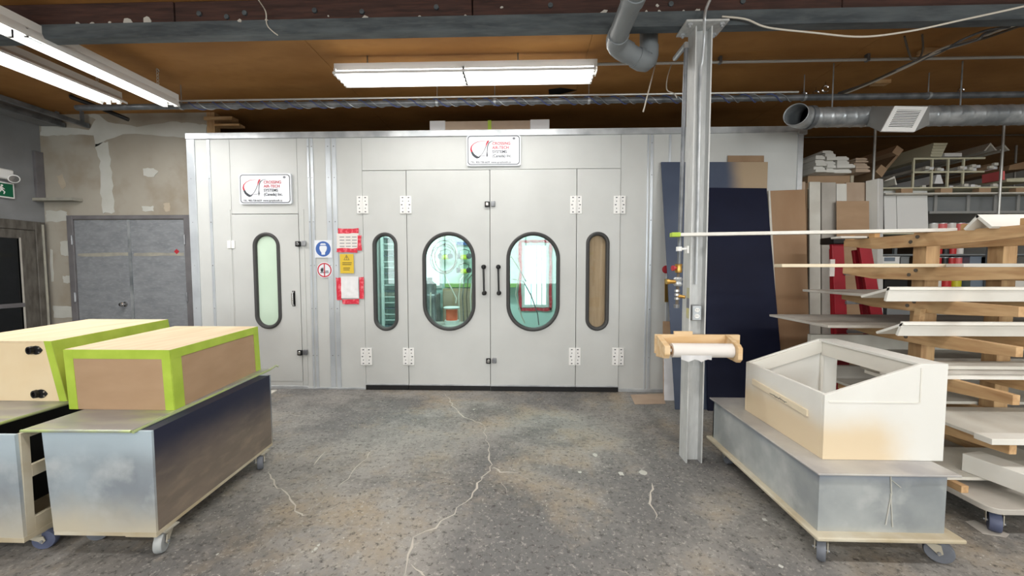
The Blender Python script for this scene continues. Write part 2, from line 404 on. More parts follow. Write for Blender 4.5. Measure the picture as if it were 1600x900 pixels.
# grey double door in the patched wall
d1 = struct(thing('door_1', Vector((AY(202, 480, YW).x, YW, 0)), 'scuffed grey steel double door in the patched wall'))
a = AY(107, 333, YW); b_ = AY(298, 332, YW); a.z = b_.z = 2.09
fw = .075
MB().box(a.x, a.x+fw, YW-.03, YW+.01, 0, a.z).box(b_.x-fw, b_.x, YW-.03, YW+.01, 0, a.z).box(a.x+fw, b_.x-fw, YW-.03, YW+.01, a.z-.05, a.z).build('door_frame', 'frame_grey', d1, .004)
mx = AY(206, 400, YW).x; x0, x1 = a.x+fw+.005, b_.x-fw-.005
for i, (p0, p1) in enumerate(((x0, mx-.012), (mx+.012, x1))):
    lf = MB().box(p0, p1, YW-.012, YW+.01, .01, a.z-.056).build('door_leaf', 'door_grey', d1, .002)
    zt = AY(260, 397, YW).z
    MB().ext([(x, YW-.012, z) for x, z in jag([(p0+.03, zt-.028), (p1-.02, zt-.022), (p1-.02, zt+.02), (p0+.03, zt+.012)], .006, 6)], (0, -.0015, 0)).build('filler_band', 'filler', lf)
    hx = p0-.014 if i == 0 else p1+.014
    for hz in (1.78, 1.05, .25): MB().cyl((hx, YW-.034, hz-.06), (hx, YW-.034, hz+.06), .012, 10).build('hinge', 'steel', lf)
MB().box(mx-.022, mx+.012, YW-.022, YW-.012, .02, a.z-.056).build('astragal', 'galv', d1)
k = AY(199, 475, YW); kn = Vector((k.x-.01, YW-.012, k.z))
MB().lathe([(.0, .0), (.032, .0), (.032, .008), (.014, .012), (.012, .03), (.026, .04), (.03, .055), (.022, .068), (0, .07)], kn, (0, -1, 0), 20).build('door_knob', 'chrome', d1)
q = AY(276, 393, YW-.014); MB().ext([(q.x, YW-.013, q.z-.035), (q.x+.035, YW-.013, q.z), (q.x, YW-.013, q.z+.035), (q.x-.035, YW-.013, q.z)], (0, -.001, 0)).build('red_sticker', 'knob_red', d1)
# dark glazed door in the left wall
d2 = struct(thing('door_2', (XL, 4.2, 0), 'dark glazed door in a worn wooden frame on the grey wall'))
yr, yl, zt = 4.80, 3.7, 2.0
MB().box(XL, XL+.05, yr-.10, yr, 0, zt).box(XL, XL+.05, yl, yl+.1, 0, zt).box(XL, XL+.05, yl+.1, yr-.1, zt-.11, zt).build('door_frame', 'frame_dark', d2, .006)
MB().tube([(XL+.055, yr-.03, .0), (XL+.056, yr-.028, 1.0), (XL+.055, yr-.03, zt-.03)], .012, 6).build('sealant_bead', 'filler', d2)
MB().box(XL+.01, XL+.035, yr-.24, yr-.10, .02, zt-.11).box(XL+.01, XL+.035, yl+.1, yl+.2, .02, zt-.11).box(XL+.01, XL+.035, yl+.2, yr-.24, 1.78, zt-.11).box(XL+.01, XL+.03, yl+.2, yr-.24, .02, .4).build('door_stile', 'frame_dark', d2, .004)
zr = AX(20, 477, XL+.03).z
MB().box(XL+.012, XL+.04, yl+.2, yr-.24, zr-.03, zr+.02).build('door_rail', 'frame_grey', d2, .003)
MB().box(XL+.012, XL+.018, yl+.2, yr-.24, .4, 1.78).build('window_pane', 'glass_dark', d2)
MB().box(XL+.03, XL+.037, yr-.255, yr-.24, .4, 1.79).build('glazing_bead', 'board_grey', d2)
# ------------------------------------------------------------------ exit sign and emergency lamp on left wall
sx = thing('exit_sign', (XL, 4.45, 2.1), 'green and white running man exit sign on the grey wall', 'sign')
p0 = AX(23, 311, XL+.04); p1 = AX(22, 287, XL+.04)
y1 = p0.y; z0, z1 = p0.z, p1.z
MB().box(XL, XL+.045, y1-.32, y1, z0, z1).build('case', 'white', sx, .004)
MB().box(XL+.045, XL+.047, y1-.305, y1-.015, z0+.015, z1-.015).build('green_face', 'sign_green', sx)
X_ = XL+.0475; zc = (z0+z1)/2
mb = MB()
def yz(pts): mb.ext([(X_, y1-.13+a*.8, zc+b*.8) for a, b in pts], (.001, 0, 0))
yz([(math.cos(t*PI/5)*.014+.02, math.sin(t*PI/5)*.014+.06) for t in range(10)])
yz([(-.01,.045),(.02,.045),(.03,.0),(.0,-.01)]); yz([(.02,.04),(.05,.015),(.045,.005),(.018,.028)]); yz([(-.01,.04),(-.045,.03),(-.045,.018),(-.005,.028)])
yz([(.03,.0),(.055,-.03),(.04,-.065),(.03,-.06),(.04,-.032),(.012,-.006)]); yz([(.0,-.005),(-.02,-.04),(-.06,-.04),(-.06,-.052),(-.012,-.052),(.018,-.01)])
mb.build('running_man', 'white', sx)
mb = MB(); mb.box(X_, X_+.001, y1-.29, y1-.21, zc-.06, zc+.06); mb.build('doorway_symbol', 'white', sx)
em = thing('emergency_light', (XL, 4.4, 2.3), 'white emergency light unit with round lamp head above exit sign', 'light')
e0 = AX(22, 283, XL+.06); e1 = AX(20, 266, XL+.06)
MB().box(XL, XL+.07, e0.y-.34, e0.y, e0.z+.01, e1.z).build('battery_case', 'white', em, .015)
hc = AX(24, 277, XL+.12)
MB().lathe([(0, 0), (.03, 0), (.048, .04), (.05, .06), (.0, .06)], hc+Vector((-.03, -.01, .0)), (.8, -.3, -.4), 18).build('lamp_head', 'enamel', em)
MB().lathe([(0, 0), (.04, 0), (.04, .004), (.0, .006)], hc+Vector((-.03, -.01, 0))+Vector((.8, -.3, -.4)).normalized()*.06, (.8, -.3, -.4), 18).build('lens', 'chrome', em)
# steel L bracket on the patched wall
bk = thing('angle_bracket', AY(90, 315, YW), 'rusty steel L-shaped bracket in the corner above dark door', 'bracket')
u0 = AY(68, 238, YW-.02); u1 = AY(75, 311, YW-.02); u2 = AY(127, 312, YW-.02)
MB().box(XL+.001, XL+.035, YW-.09, YW-.004, u1.z, u0.z).build('upright', 'frame_grey', bk, .002)
MB().box(XL+.001, u2.x, YW-.12, YW-.004, u1.z-.035, u1.z).build('shelf_arm', 'filler', bk, .002)
# overhead tracks near left wall
for i, (px, py, off) in enumerate(((100, 199, 0), (138, 200, 0))):
    e = AY(px, py, YW-.02)
    t = thing('overhead_track', (e.x, YW-.02, e.z), ('dark steel overhead track beside the grey wall', 'steel overhead track with welded hanger strut')[i], 'rail')
    MB().box(e.x-.02, e.x+.02, .6, YW-.02, e.z, e.z+.05).build('rail', 'galv_dark', t)
    if i == 0: MB().box(e.x-.30, e.x-.02, .6, YW-.02, e.z+.02, e.z+.13).build('web_plate', 'wall_grey', t)
    for hy in (YW-.10, 2.0): MB().box(e.x-.012, e.x+.012, hy, hy+.03, e.z+.05, ZC).build('hanger', 'galv_dark', t)
# ------------------------------------------------------------------ beam, column
bm_ = struct(thing('trim_1', (1.2, 2.86, 3.1), 'old dark timber beam on a blackened steel channel under the ceiling'))
jx = [XL, AY(272, 30, 2.86).x, AY(738, 15, 2.86).x, 2.2, XR]
for i in range(4): MB().box(jx[i]+.004, jx[i+1]-.004, 2.86+.004*(i % 2), 3.0, 3.185, ZC).build('timber', 'beam_wood', bm_, .006)
MB().ext([(XL, 2.82, 3.09), (XL, 2.90, 3.09), (XL, 2.90, 3.098), (XL, 2.828, 3.102), (XL, 2.828, 3.178), (XL, 2.90, 3.182), (XL, 2.90, 3.19), (XL, 2.82, 3.19)], (XR-XL, 0, 0)).build('steel_channel', 'beam_steel', bm_)
peel = [(53,41,7),(120,36,3),(144,38,5),(172,36,4),(200,35,12),(230,33,11),(300,36,3),(381,38,4),(123,37,3),(422,37,3),(505,33,4),(570,32,9),(656,26,3),(755,28,5),(784,12,3),(727,25,3),(944,20,8),(1010,21,6),(850,26,2),(905,22,2),(1090,17,5),(1068,18,3),(1030,18,3),(513,25,2),(1027,9,4)]
for px, py, s in peel:
    c = AY(px, py, 2.858); s *= .0042
    MB().ext([(c.x+s*random.uniform(.4, 1.2)*math.cos(t*PI/4), 2.86 if c.z > 3.19 else 2.82, c.z+s*.8*random.uniform(.4, 1.2)*math.sin(t*PI/4)) for t in range(8)], (0, -.004, 0)).build('paint_flake', 'paint_peel', bm_)
for px, py in [(312,22),(355,27),(383,21),(492,17),(566,19),(1048,7),(1160,3),(682,12),(860,9)]:
    c = AY(px, py, 2.86)
    MB().lathe([(0, 0), (.018, 0), (.018, .012), (.0, .014)], (c.x, 2.862, c.z), (0, -1, 0), 8).build('bolt_head', 'beam_steel', bm_)
cx0, cx1, cy0, cy1 = 1.176, 1.292, 2.80, 2.925
co = struct(thing('trim_2', ((cx0+cx1)/2, 2.86, 0), 'grey steel H column carrying the ceiling beam'))
MB().box(cx0, cx0+.009, cy0, cy1, 0, 3.075).build('flange', 'col_grey', co); MB().box(cx1-.009, cx1, cy0, cy1, 0, 3.075).build('flange', 'col_grey', co)
MB().box(cx0+.009, cx1-.009, 2.858, 2.867, 0, 3.075).build('web', 'col_grey', co)
MB().box(cx0-.085, cx1+.085, 2.745, 2.93, 3.075, 3.089).build('cap_plate', 'col_grey', co, .003)
for bx in (cx0-.05, cx1+.05):
    for by in (2.775, 2.895): MB().lathe([(0, 0), (.018, 0), (.018, .014), (.008, .014), (.008, .026), (0, .026)], (bx, by, 3.075), (0, 0, -1), 6).build('bolt', 'alu', co)
# hazard tape and grime on the column
for i, (ya, yb_) in enumerate(((450, 466), (466, 482), (482, 498))):
    q0 = AY(1068, ya, cy0).z; q1 = AY(1068, yb_, cy0).z
    MB().box(cx0-.001, cx0, cy0+.004, cy0+.05, q1, q0).build('hazard_tape', 'tape_hazard' if i != 1 else 'ink_grey', co)
# ------------------------------------------------------------------ spray booth
bo = thing('spray_booth', ((BX0+BX1)/2, BY, 0), 'long white panelled spray booth with oval windows in its doors', 'spray booth')
PX = {'pl': -3.383, 'pr': -2.597, 'dl': -1.847, 'dr': 1.076}
PT, PB, DT, DB = 2.044, .09, 2.527, .05
T = .05
def panel(x0, x1, z0, z1, name='wall_panel', mat='booth_white', y0=BY, t=T): return MB().box(x0+.0015, x1-.0015, y0, y0+t, z0+.0015, z1-.0015).build(name, mat, bo, .002)
for a0, a1 in ((BX0, -3.616), (-3.616, PX['pl']), (PX['pr'], -2.41), (-2.41, -2.18), (-2.18, PX['dl']), (PX['dr'], 1.41), (1.41, BX1)): panel(a0, a1, .0, 2.9)
panel(PX['pl'], PX['pr'], PT, 2.9); panel(PX['pl'], PX['pr'], 0, PB)
panel(PX['dl'], PX['dr'], DT, 2.9)
# trims
def strip(x0, x1, z0, z1, d=.008, mat='booth_trim', name='trim_strip'): return MB().box(x0, x1, BY-d, BY+.002, z0, z1).build(name, mat, bo, .002)
MB().box(BX0-.01, BX1+.03, BY-.02, BY+T, 2.895, BZ).build('top_rail', 'alu', bo, .003)
strip(BX0-.008, BX0+.085, 0, 2.9, .012, 'booth_trim', 'corner_trim'); strip(BX1-.05, BX1+.005, 2.0, 2.9, .014, 'alu', 'corner_trim')
MB().box(BX1-.055, BX1+.035, BY-.026, BY+T, 2.87, BZ+.004).build('corner_cap', 'alu', bo, .003)
for x0, x1 in ((-3.64, -3.61), (-2.475, -2.452), (-2.435, -2.405), (-2.262, -2.205), (-2.188, -2.14), (1.365, 1.383), (1.40, 1.43), (1.60, 1.625)): strip(x0, x1, 0, 2.89, .009)
# door surround strips of the personnel door
strip(PX['pl']-.05, PX['pl']-.012, .05, PT+.05, .006, 'booth_white', 'door_casing'); strip(PX['pr']+.03, PX['pr']+.062, .05, PT+.05, .006, 'booth_white', 'door_casing')
strip(PX['pl']-.05, PX['pr']+.062, .0, .035, .01, 'alu', 'sill'); strip(BX0, PX['pl']-.05, 0, .02, .012, 'alu', 'sill'); strip(PX['pr']+.062, PX['dl'], 0, .02, .012, 'alu', 'sill'); strip(PX['dr'], BX1, 0, .035, .012, 'alu', 'sill')
# rivets along the trims
for x in (-3.84, -3.625, -2.463, -2.42, -2.233, -2.165, 1.415):
    for z in (.4, .95, 1.45, 1.95, 2.45, 2.8): MB().lathe([(0, 0), (.007, 0), (.005, .003), (0, .004)], (x, BY-.009, z), (0, -1, 0), 8).build('rivet', 'steel', bo)
# shell of the booth
MB().box(BX0, BX0+T, BY+T, BYB, 0, 2.93).build('side_panel', 'booth_white', bo); MB().box(BX1-T, BX1, BY+T, BYB, 0, 2.93).build('side_panel', 'booth_white', bo)
MB().box(BX0, BX1, BYB, BYB+T, 0, 2.93).build('back_panel', 'teal', bo); MB().box(BX0, BX1, BY+T, BYB+T, 2.93, 2.95).build('roof_panel', 'booth_white', bo)
MB().box(-2.5, -2.46, BY+T, BYB, 0, 2.93).build('partition', 'booth_white', bo)
# leaves with stadium windows
def stadium(cx, cz, rx, hz, n=40):   # half width rx, half height hz
    k = n//2; pts = []
    for i in range(k): a_ = PI*i/(k-1); pts.append((cx+rx*math.cos(a_), cz+hz-rx+rx*math.sin(a_)))
    for i in range(k): a_ = PI+PI*i/(k-1); pts.append((cx+rx*math.cos(a_), cz-hz+rx+rx*math.sin(a_)))
    return pts
def holed(x0, x1, z0, z1, cx, cz, rx, hz, y0, t):
    inn = stadium(cx, cz, rx, hz); n = len(inn)
    def outp(p):
        dx, dz = p[0]-cx, p[1]-cz; s = 1e9
        if dx > 1e-6: s = min(s, (x1-cx)/dx)
        if dx < -1e-6: s = min(s, (x0-cx)/dx)
        if dz > 1e-6: s = min(s, (z1-cz)/dz)
        if dz < -1e-6: s = min(s, (z0-cz)/dz)
        return [cx+dx*s, cz+dz*s]
    out = [outp(p) for p in inn]
    for c in ((x0, z0), (x0, z1), (x1, z0), (x1, z1)):
        j = min(range(n), key=lambda i: abs(math.atan2(*(np.array(out[i])-(cx, cz)))-math.atan2(c[0]-cx, c[1]-cz))); out[j] = list(c)
    mb = MB(); vs = [(p[0], y0, p[1]) for p in out]+[(p[0], y0, p[1]) for p in inn]+[(p[0], y0+t, p[1]) for p in out]+[(p[0], y0+t, p[1]) for p in inn]
    fs = []
    for i in range(n):
        j = (i+1) % n
        fs += [(i, j, n+j, n+i), (2*n+i, 3*n+i, 3*n+j, 2*n+j), (i, 2*n+i, 2*n+j, j), (n+i, n+j, 3*n+j, 3*n+i)]
    return mb.add(vs, fs), inn
def leaf(x0, x1, z0, z1, wpx, pane, y0=BY-.004):
    """wpx: pixel box of the window gasket outside"""
    a_ = AY(wpx[0], (wpx[1]+wpx[3])/2, y0); b2 = AY(wpx[2], (wpx[1]+wpx[3])/2, y0)
    zt_ = AY((wpx[0]+wpx[2])/2, wpx[1], y0).z; zb_ = AY((wpx[0]+wpx[2])/2, wpx[3], y0).z
    cx, cz, rx, hz = (a_.x+b2.x)/2, (zt_+zb_)/2, (b2.x-a_.x)/2-.022, (zt_-zb_)/2-.022
    mb, inn = holed(x0+.0035, x1-.0035, z0, z1-.0055, cx, cz, rx, hz, y0, T)
    lf = mb.build('door_leaf', 'booth_white', bo)
    path = [(p[0], y0-.004, p[1]) for p in stadium(cx, cz, rx+.004, hz+.004, 48)]
    g = MB(); n = len(path); vs = []; fs = []
    prof = [(-.022, .002), (-.018, -.012), (-.004, -.020), (.012, -.014), (.020, .0), (.022, .02)]   # (inward offset, depth)
    for q, (o_, d_) in enumerate(prof):
        for (x, z) in stadium(cx, cz, rx-o_, hz-o_, 48): vs.append((x, y0+d_, z))
    n = 48
    for q in range(len(prof)-1):
        for i in range(n): j = (i+1) % n; fs.append((q*n+i, q*n+j, (q+1)*n+j, (q+1)*n+i))
    g.add(vs, fs).build('window_gasket', 'gasket', lf)
    pts = stadium(cx, cz, rx-.004, hz-.004)
    MB().ext([(p[0], y0+.012, p[1]) for p in pts], (0, .004, 0)).build('window_pane', pane, lf)
    return lf, (cx, cz, rx, hz)
def hinge(lf, px, py, h=.2, wdt=.066):
    c = AY(px, py, BY-.01); x, z = c.x, c.z
    MB().box(x-wdt, x-.006, BY-.016, BY-.004, z-h/2, z+h/2).box(x+.006, x+wdt, BY-.016, BY-.004, z-h/2, z+h/2).cyl((x, BY-.02, z-h/2), (x, BY-.02, z+h/2), .0085, 12).build('hinge', 'enamel', lf, .002)
    mb = MB()
    for s in (-1, 1):
        for k, dz in enumerate((-.4, -.2, 0, .2, .4)):
            wd = .011 if k % 2 == 0 else .006
            mb.ext([(x+s*(.034+.010*(k == 2))+wd*math.cos(t*PI/4), BY-.0162, z+dz*h+.006*math.sin(t*PI/4)) for t in range(8)], (0, -.001, 0))
    mb.build('hinge_slots', 'ink', lf, kind='stuff')
def latch(lf, px, py):
    c = AY(px, py, BY-.02); x, z = c.x, c.z
    MB().box(x-.062, x-.006, BY-.032, BY-.004, z-.032, z+.03).build('latch_body', 'black_gloss', lf, .006)
    MB().box(x+.008, x+.056, BY-.03, BY-.004, z-.026, z+.034).build('latch_keeper', 'steel', lf, .006)
    MB().box(x-.05, x-.02, BY-.036, BY-.03, z-.018, z+.018).build('latch_plate', 'chrome', lf, .003)
l0, _ = leaf(PX['pl'], PX['pr'], PB, PT, (397,363,439,514), 'frosted'); l0['label'] = 'narrow personnel door with frosted oval window'
for py in (382, 552): latch(l0, 470 if py < 400 else 473, py-1)
c = AY(361, 382, BY-.01)
MB().box(c.x-.045, c.x-.003, BY-.014, BY-.004, c.z-.045, c.z+.045).box(c.x+.003, c.x+.045, BY-.014, BY-.004, c.z-.045, c.z+.045).cyl((c.x, BY-.016, c.z-.045), (c.x, BY-.016, c.z+.045), .007, 10).build('hinge', 'enamel', l0, .002)
c = AY(458, 466, BY-.02)
MB().box(c.x-.018, c.x+.018, BY-.01, BY-.004, c.z-.095, c.z+.085).build('handle_plate', 'black_gloss', l0, .003)
MB().tube([(c.x, BY-.01, c.z+.07), (c.x, BY-.035, c.z+.06), (c.x, BY-.035, c.z-.07), (c.x, BY-.01, c.z-.08)], .010, 10).build('pull_handle', 'chrome', l0)
xs = [PX['dl'], -1.34, -.388, .588, PX['dr']]
win = [(583,363,622,517), (660,362,743,517), (791,362,875,518), (915,362,952,517)]
lv = []
for i in range(4):
    yo = BY-.004 - (.006 if i >= 2 else 0)
    lf, info = leaf(xs[i], xs[i+1], DB, DT, win[i], 'pane' if i < 3 else 'pane_clear', yo); lv.append((lf, info))
    lf['label'] = ('folding door leaf with narrow oval window on the cabinet of shelves', 'wide door leaf with large oval window', 'wide door leaf with large oval window before a bright window', 'folding door leaf with brown papered oval window')[i]
    MB().box(xs[i]+.003, xs[i+1]-.003, BY-.018-(.006 if i >= 2 else 0), BY+.02, .004, .056).build('rubber_sweep', 'rubber', lf)
    MB().box(xs[i]+.003, xs[i+1]-.003, BY-.012-(.006 if i >= 2 else 0), BY-.002, .056, .07).build('sweep_rail', 'alu', lf)
for py, hs in ((320, (566.5, 634, 900, 968)), (557, (572.5, 638.5, 898, 965.5))):
    for px, k in zip(hs, (0, 1, 2, 3)): hinge(lv[k][0], px, py)
latch(lv[1][0], 766, 319); latch(lv[1][0], 768, 564)
for px, k in ((755.5, 1), (778.5, 2)):
    a_ = AY(px, 417, BY-.05); b2 = AY(px+1, 458, BY-.05)
    MB().tube([(a_.x, BY-.06, a_.z), (b2.x, BY-.06, b2.z)], .011, 12).build('pull_bar', 'black_gloss', lv[k][0])
    mb = MB()
    for q in (a_, b2): mb.lathe([(0, 0), (.026, 0), (.026, .012), (.014, .018), (.014, .05), (.024, .056), (.024, .07), (.012, .08), (0, .08)], (q.x, BY-.008, q.z), (0, -1, 0), 16)
    mb.build('handle_post', 'black', lv[k][0])
# brown paper behind the right narrow pane
cx, cz, rx, hz = lv[3][1]
MB().box(cx-rx-.03, cx+rx+.03, BY+.035, BY+.042, cz-hz-.03, cz+hz+.03).build('brown_paper', 'brown_panel', lv[3][0])
# dark strips added behind the door seams so the gaps read dark
for x in xs: MB().box(x-.02, x+.02, BY+T+.001, BY+T+.012, .06, DT+.02).build('seam_backing', 'rubber', bo)
MB().box(xs[0], xs[-1], BY+T+.001, BY+T+.012, DT-.02, DT+.02).build('seam_backing', 'rubber', bo)
for x in (PX['pl'], PX['pr']): MB().box(x-.02, x+.02, BY+T+.001, BY+T+.012, PB, PT+.02).build('seam_backing', 'rubber', bo)
MB().box(PX['pl'], PX['pr'], BY+T+.001, BY+T+.012, PT-.02, PT+.02).build('seam_backing', 'rubber', bo); MB().box(PX['pl'], PX['pr'], BY+T+.001, BY+T+.012, PB-.02, PB+.02).build('seam_backing', 'rubber', bo)
# ------------------------------------------------------------------ company signs on the booth
def company_sign(x0p, y0p, x1p, y1p, label):
    y = BY-.026
    a_ = AY(x0p, y0p, y); b2 = AY(x1p, y1p, y); W = b2.x-a_.x; Hh = a_.z-b2.z
    s = thing('company_sign', ((a_.x+b2.x)/2, y, b2.z), label, 'sign')
    def rr(x0, x1, z0, z1, r):
        out = []
        for (qx, qz, a0) in ((x1-r, z1-r, 0), (x0+r, z1-r, PI/2), (x0+r, z0+r, PI), (x1-r, z0+r, 1.5*PI)):
            for t in range(6): out.append((qx+r*math.cos(a0+t*PI/10), qz+r*math.sin(a0+t*PI/10)))
        return out
    X0, Z0 = a_.x, b2.z
    MB().ext([(x, y, z) for x, z in rr(X0-.012, X0+W+.012, Z0-.012, min(Z0+Hh+.012, 2.893), .02)], (0, .0255, 0)).build('sign_plate', 'sign_face', s)
    o = rr(X0, X0+W, Z0, Z0+Hh, .035); i_ = rr(X0+.008, X0+W-.008, Z0+.008, Z0+Hh-.008, .029); n = len(o)
    MB().add([(x, y-.0012, z) for x, z in o]+[(x, y-.0012, z) for x, z in i_], [(k, (k+1) % n, n+(k+1) % n, n+k) for k in range(n)]).build('border_line', 'ink', s)
    def P(u, v): return (X0+W*u, y-.0015, Z0+Hh*(1-v))
    def swoosh(pts, mat, nm):   # pts: (u, v, half width)
        vs = []
        for k, (u_, v_, h_) in enumerate(pts):
            t = Vector(P(*pts[min(k+1, len(pts)-1)][:2]))-Vector(P(*pts[max(k-1, 0)][:2])); t.normalize(); nrm = Vector((-t.z, 0, t.x))
            vs += [Vector(P(u_, v_))+nrm*h_, Vector(P(u_, v_))-nrm*h_]
        MB().add(vs, [(2*k, 2*k+1, 2*k+3, 2*k+2) for k in range(len(pts)-1)]).build(nm, mat, s)
    q = W*.01
    swoosh([(.40, .20, .1*q), (.30, .18, .25*q), (.20, .20, .4*q), (.12, .27, .6*q), (.075, .36, 1.0*q), (.065, .46, 1.5*q), (.08, .55, 1.9*q)], 'ink_red', 'emblem_red_arc')
    swoosh([(.08, .55, 1.9*q), (.11, .65, 2.2*q), (.15, .71, 2.4*q), (.185, .745, 2.3*q), (.22, .74, 1.2*q), (.25, .69, .5*q)], 'ink', 'emblem_dark_arc')
    swoosh([(.24, .70, .35*q), (.29, .60, .45*q), (.33, .47, .5*q), (.355, .36, .6*q)], 'ink', 'emblem_stroke')
    swoosh([(.355, .37, .6*q), (.37, .27, 1.4*q), (.395, .19, 1.6*q), (.41, .17, .5*q)], 'ink_red', 'emblem_red_stroke')
    swoosh([(.53, .17, .2*q), (.46, .19, .5*q), (.41, .25, .9*q), (.385, .36, .8*q), (.375, .55, .6*q), (.375, .64, 1.1*q), (.375, .70, 1.0*q), (.372, .745, .2*q)], 'ink', 'emblem_stem')
    swoosh([(.20, .69, .2*q), (.30, .695, .3*q), (.40, .66, .3*q)], 'ink', 'emblem_bar')
    fs_ = Hh*.135
    for k, (tx, mm) in enumerate((('CROSSING', 'ink_red'), ('AIR-TECH', 'ink_red'), ('SYSTEMS', 'ink'), ('(Canada) Inc.', 'ink'))):
        text(tx, fs_, X0+W*.475, y-.0016, Z0+Hh*(.685-.142*k), mm, s, bold=.0007, sx=.98 if k < 3 else .94)
    text('TEL. 905-738-6659  www.spraybooth.ca', Hh*.1, X0+W*.06, y-.0016, Z0+Hh*.055, 'ink', s, bold=.0003, sx=.86)
    MB().ext([(P(.89, .10)[0]+.016*math.cos(t*PI/6), y-.0002, P(.89, .10)[2]+.012*math.sin(t*PI/6)) for t in range(12)], (0, -.001, 0)).build('approval_mark', 'ink_grey', s)
company_sign(374.5, 273, 454, 317, 'white company sign with red and black emblem above personnel door')
company_sign(730.5, 212.5, 812, 257, 'white company sign with red and black emblem above the double doors')
# ------------------------------------------------------------------ stickers and papers
def disc(cx, cz, r, y, n=28): return [(cx+r*math.cos(2*PI*t/n), y, cz+r*math.sin(2*PI*t/n)) for t in range(n)]
y = BY-.0105
s = thing('mask_sticker', AY(505, 389, y), 'round blue sticker with white respirator face symbol', 'sticker')
c = AY(505, 389, y); r = .088
MB().box(c.x-r-.012, c.x+r+.012, y, y+.001, c.z-r-.012, c.z+r+.012).build('backing', 'sign_face', s)
MB().ext(disc(c.x, c.z, r, y), (0, -.0008, 0)).build('blue_disc', 'sign_blue', s)
def face(pts): return [(c.x+u*r, y-.001, c.z+v*r) for u, v in pts]
MB().ext(face([(-.45,.35),(-.3,.42),(.3,.42),(.45,.35),(.5,.1),(.42,-.2),(.25,-.45),(.22,-.75),(-.22,-.75),(-.25,-.45),(-.42,-.2),(-.5,.1)]), (0, -.0006, 0)).ext(face([(-.42,.55),(-.25,.72),(.25,.72),(.42,.55),(.3,.52),(-.3,.52)]), (0, -.0006, 0)).build('face_symbol', 'sign_face', s)
s = thing('no_fire_sticker', AY(507, 422, y), 'round white sticker with red ring and crossed flame symbol', 'sticker')
c = AY(507, 422, y); r = .083
MB().ext(disc(c.x, c.z, r+.008, y), (0, .0006, 0)).build('backing', 'sign_face', s)
o = disc(c.x, c.z, r, y-.001); i_ = disc(c.x, c.z, r*.84, y-.001); n = 28
MB().add(o+i_, [(k, (k+1) % n, n+(k+1) % n, n+k) for k in range(n)]).box(c.x-.006, c.x+.006, y-.0016, y-.001, c.z-r*.86, c.z+r*.86).build('red_ring', 'ink_red', s)
MB().ext(face([(-.5,-.25),(-.55,.05),(-.4,.35),(-.3,.2),(-.2,.45),(-.12,.1),(-.2,-.25)]), (0, -.0006, 0)).ext(face([(-.6,-.3),(.6,-.3),(.6,-.4),(-.6,-.4)]), (0, -.0006, 0)).ext(face([(.1,-.12),(.55,-.08),(.55,-.2),(.1,-.2)]), (0, -.0006, 0)).build('flame_symbol', 'ink', s)
def pq(x0, y0, x1, y1, yy): a_ = AY(x0, y0, yy); b2 = AY(x1, y1, yy); return (a_.x, b2.x, b2.z, a_.z)
def sheet(par, nm, mat, box, yy, t=.001, amp=0):
    x0, x1, z0, z1 = pq(*box, yy)
    pts = [(x0, z0), (x1, z0), (x1, z1), (x0, z1)]
    if amp: pts = jag(pts, amp, 4)
    return MB().ext([(x, yy, z) for x, z in pts], (0, -t, 0)).build(nm, mat, par)
y = BY-.0115
s = thing('taped_notice', AY(543, 385, y), 'printed white notice taped up with red tape above yellow warning', 'paper')
sheet(s, 'paper', 'paper', (526,364,561,389), y)
sheet(s, 'tape_strip', 'tape_red', (528,357,560,364.5), y-.0014, .001, .004); sheet(s, 'tape_strip', 'tape_red', (526,388,558,394.5), y-.0014, .001, .005); sheet(s, 'tape_strip', 'tape_red', (558.5,368,565,391), y-.0014, .001, .005)
a_ = pq(530, 368, 558, 386, y)
mb = MB()
for rr_ in range(4):
    for cc in range(3):
        zz = a_[3]-(a_[3]-a_[2])*(.1+rr_*.27); xx = a_[0]+(a_[1]-a_[0])*(.02+cc*.35)
        mb.box(xx, xx+.055, y-.0014, y-.001, zz-.008, zz)
mb.build('printed_lines', 'ink_grey', s)
s = thing('warning_label', AY(542, 411, y), 'yellow warning label with black triangle and exclamation mark', 'sticker')
sheet(s, 'label', 'sign_yellow', (531,397,553,427), y)
t0 = AY(541.3, 398, y-.002); t1 = AY(537, 406.3, y-.002); t2 = AY(546, 406.3, y-.002)
tri = [t0, t1, t2]; cen = (t0+t1+t2)/3; inn = [cen+(p-cen)*.78 for p in tri]
MB().add(tri+inn, [(0, 1, 4, 3), (1, 2, 5, 4), (2, 0, 3, 5)]).build('triangle', 'ink', s)
MB().box(cen.x-.003, cen.x+.003, y-.002, y-.001, cen.z-.002, cen.z+.022).box(cen.x-.003, cen.x+.003, y-.002, y-.001, cen.z-.014, cen.z-.008).build('exclamation', 'ink', s)
a_ = pq(535, 410, 550, 421, y); mb = MB()
for k, ww in enumerate((1, .95, 0, .8, .75)):
    if ww: zz = a_[3]-(a_[3]-a_[2])*k*.25; mb.box(a_[0]+.01*(k > 2), a_[0]+(a_[1]-a_[0])*ww, y-.0016, y-.001, zz-.010, zz)
mb.build('printed_lines', 'yellow_ink', s)
s = thing('document_pouch', AY(547, 452, y), 'crinkled clear plastic document pouch fixed with red tape', 'pouch')
x0, x1, z0, z1 = pq(533, 432, 561, 466, y); g = MB(); nx, nz = 10, 12
vs = [(x0+(x1-x0)*i/nx, y-.003-random.uniform(0, .007), z0+(z1-z0)*j/nz) for j in range(nz+1) for i in range(nx+1)]
g.add(vs, [(j*(nx+1)+i, j*(nx+1)+i+1, (j+1)*(nx+1)+i+1, (j+1)*(nx+1)+i) for j in range(nz) for i in range(nx)]).build('pouch', 'plastic', s)
for bx in ((525,434,533.5,469), (561.5,433,569,467), (535,467.5,561,475)): sheet(s, 'tape_strip', 'tape_red', bx, y-.003, .001, .005)
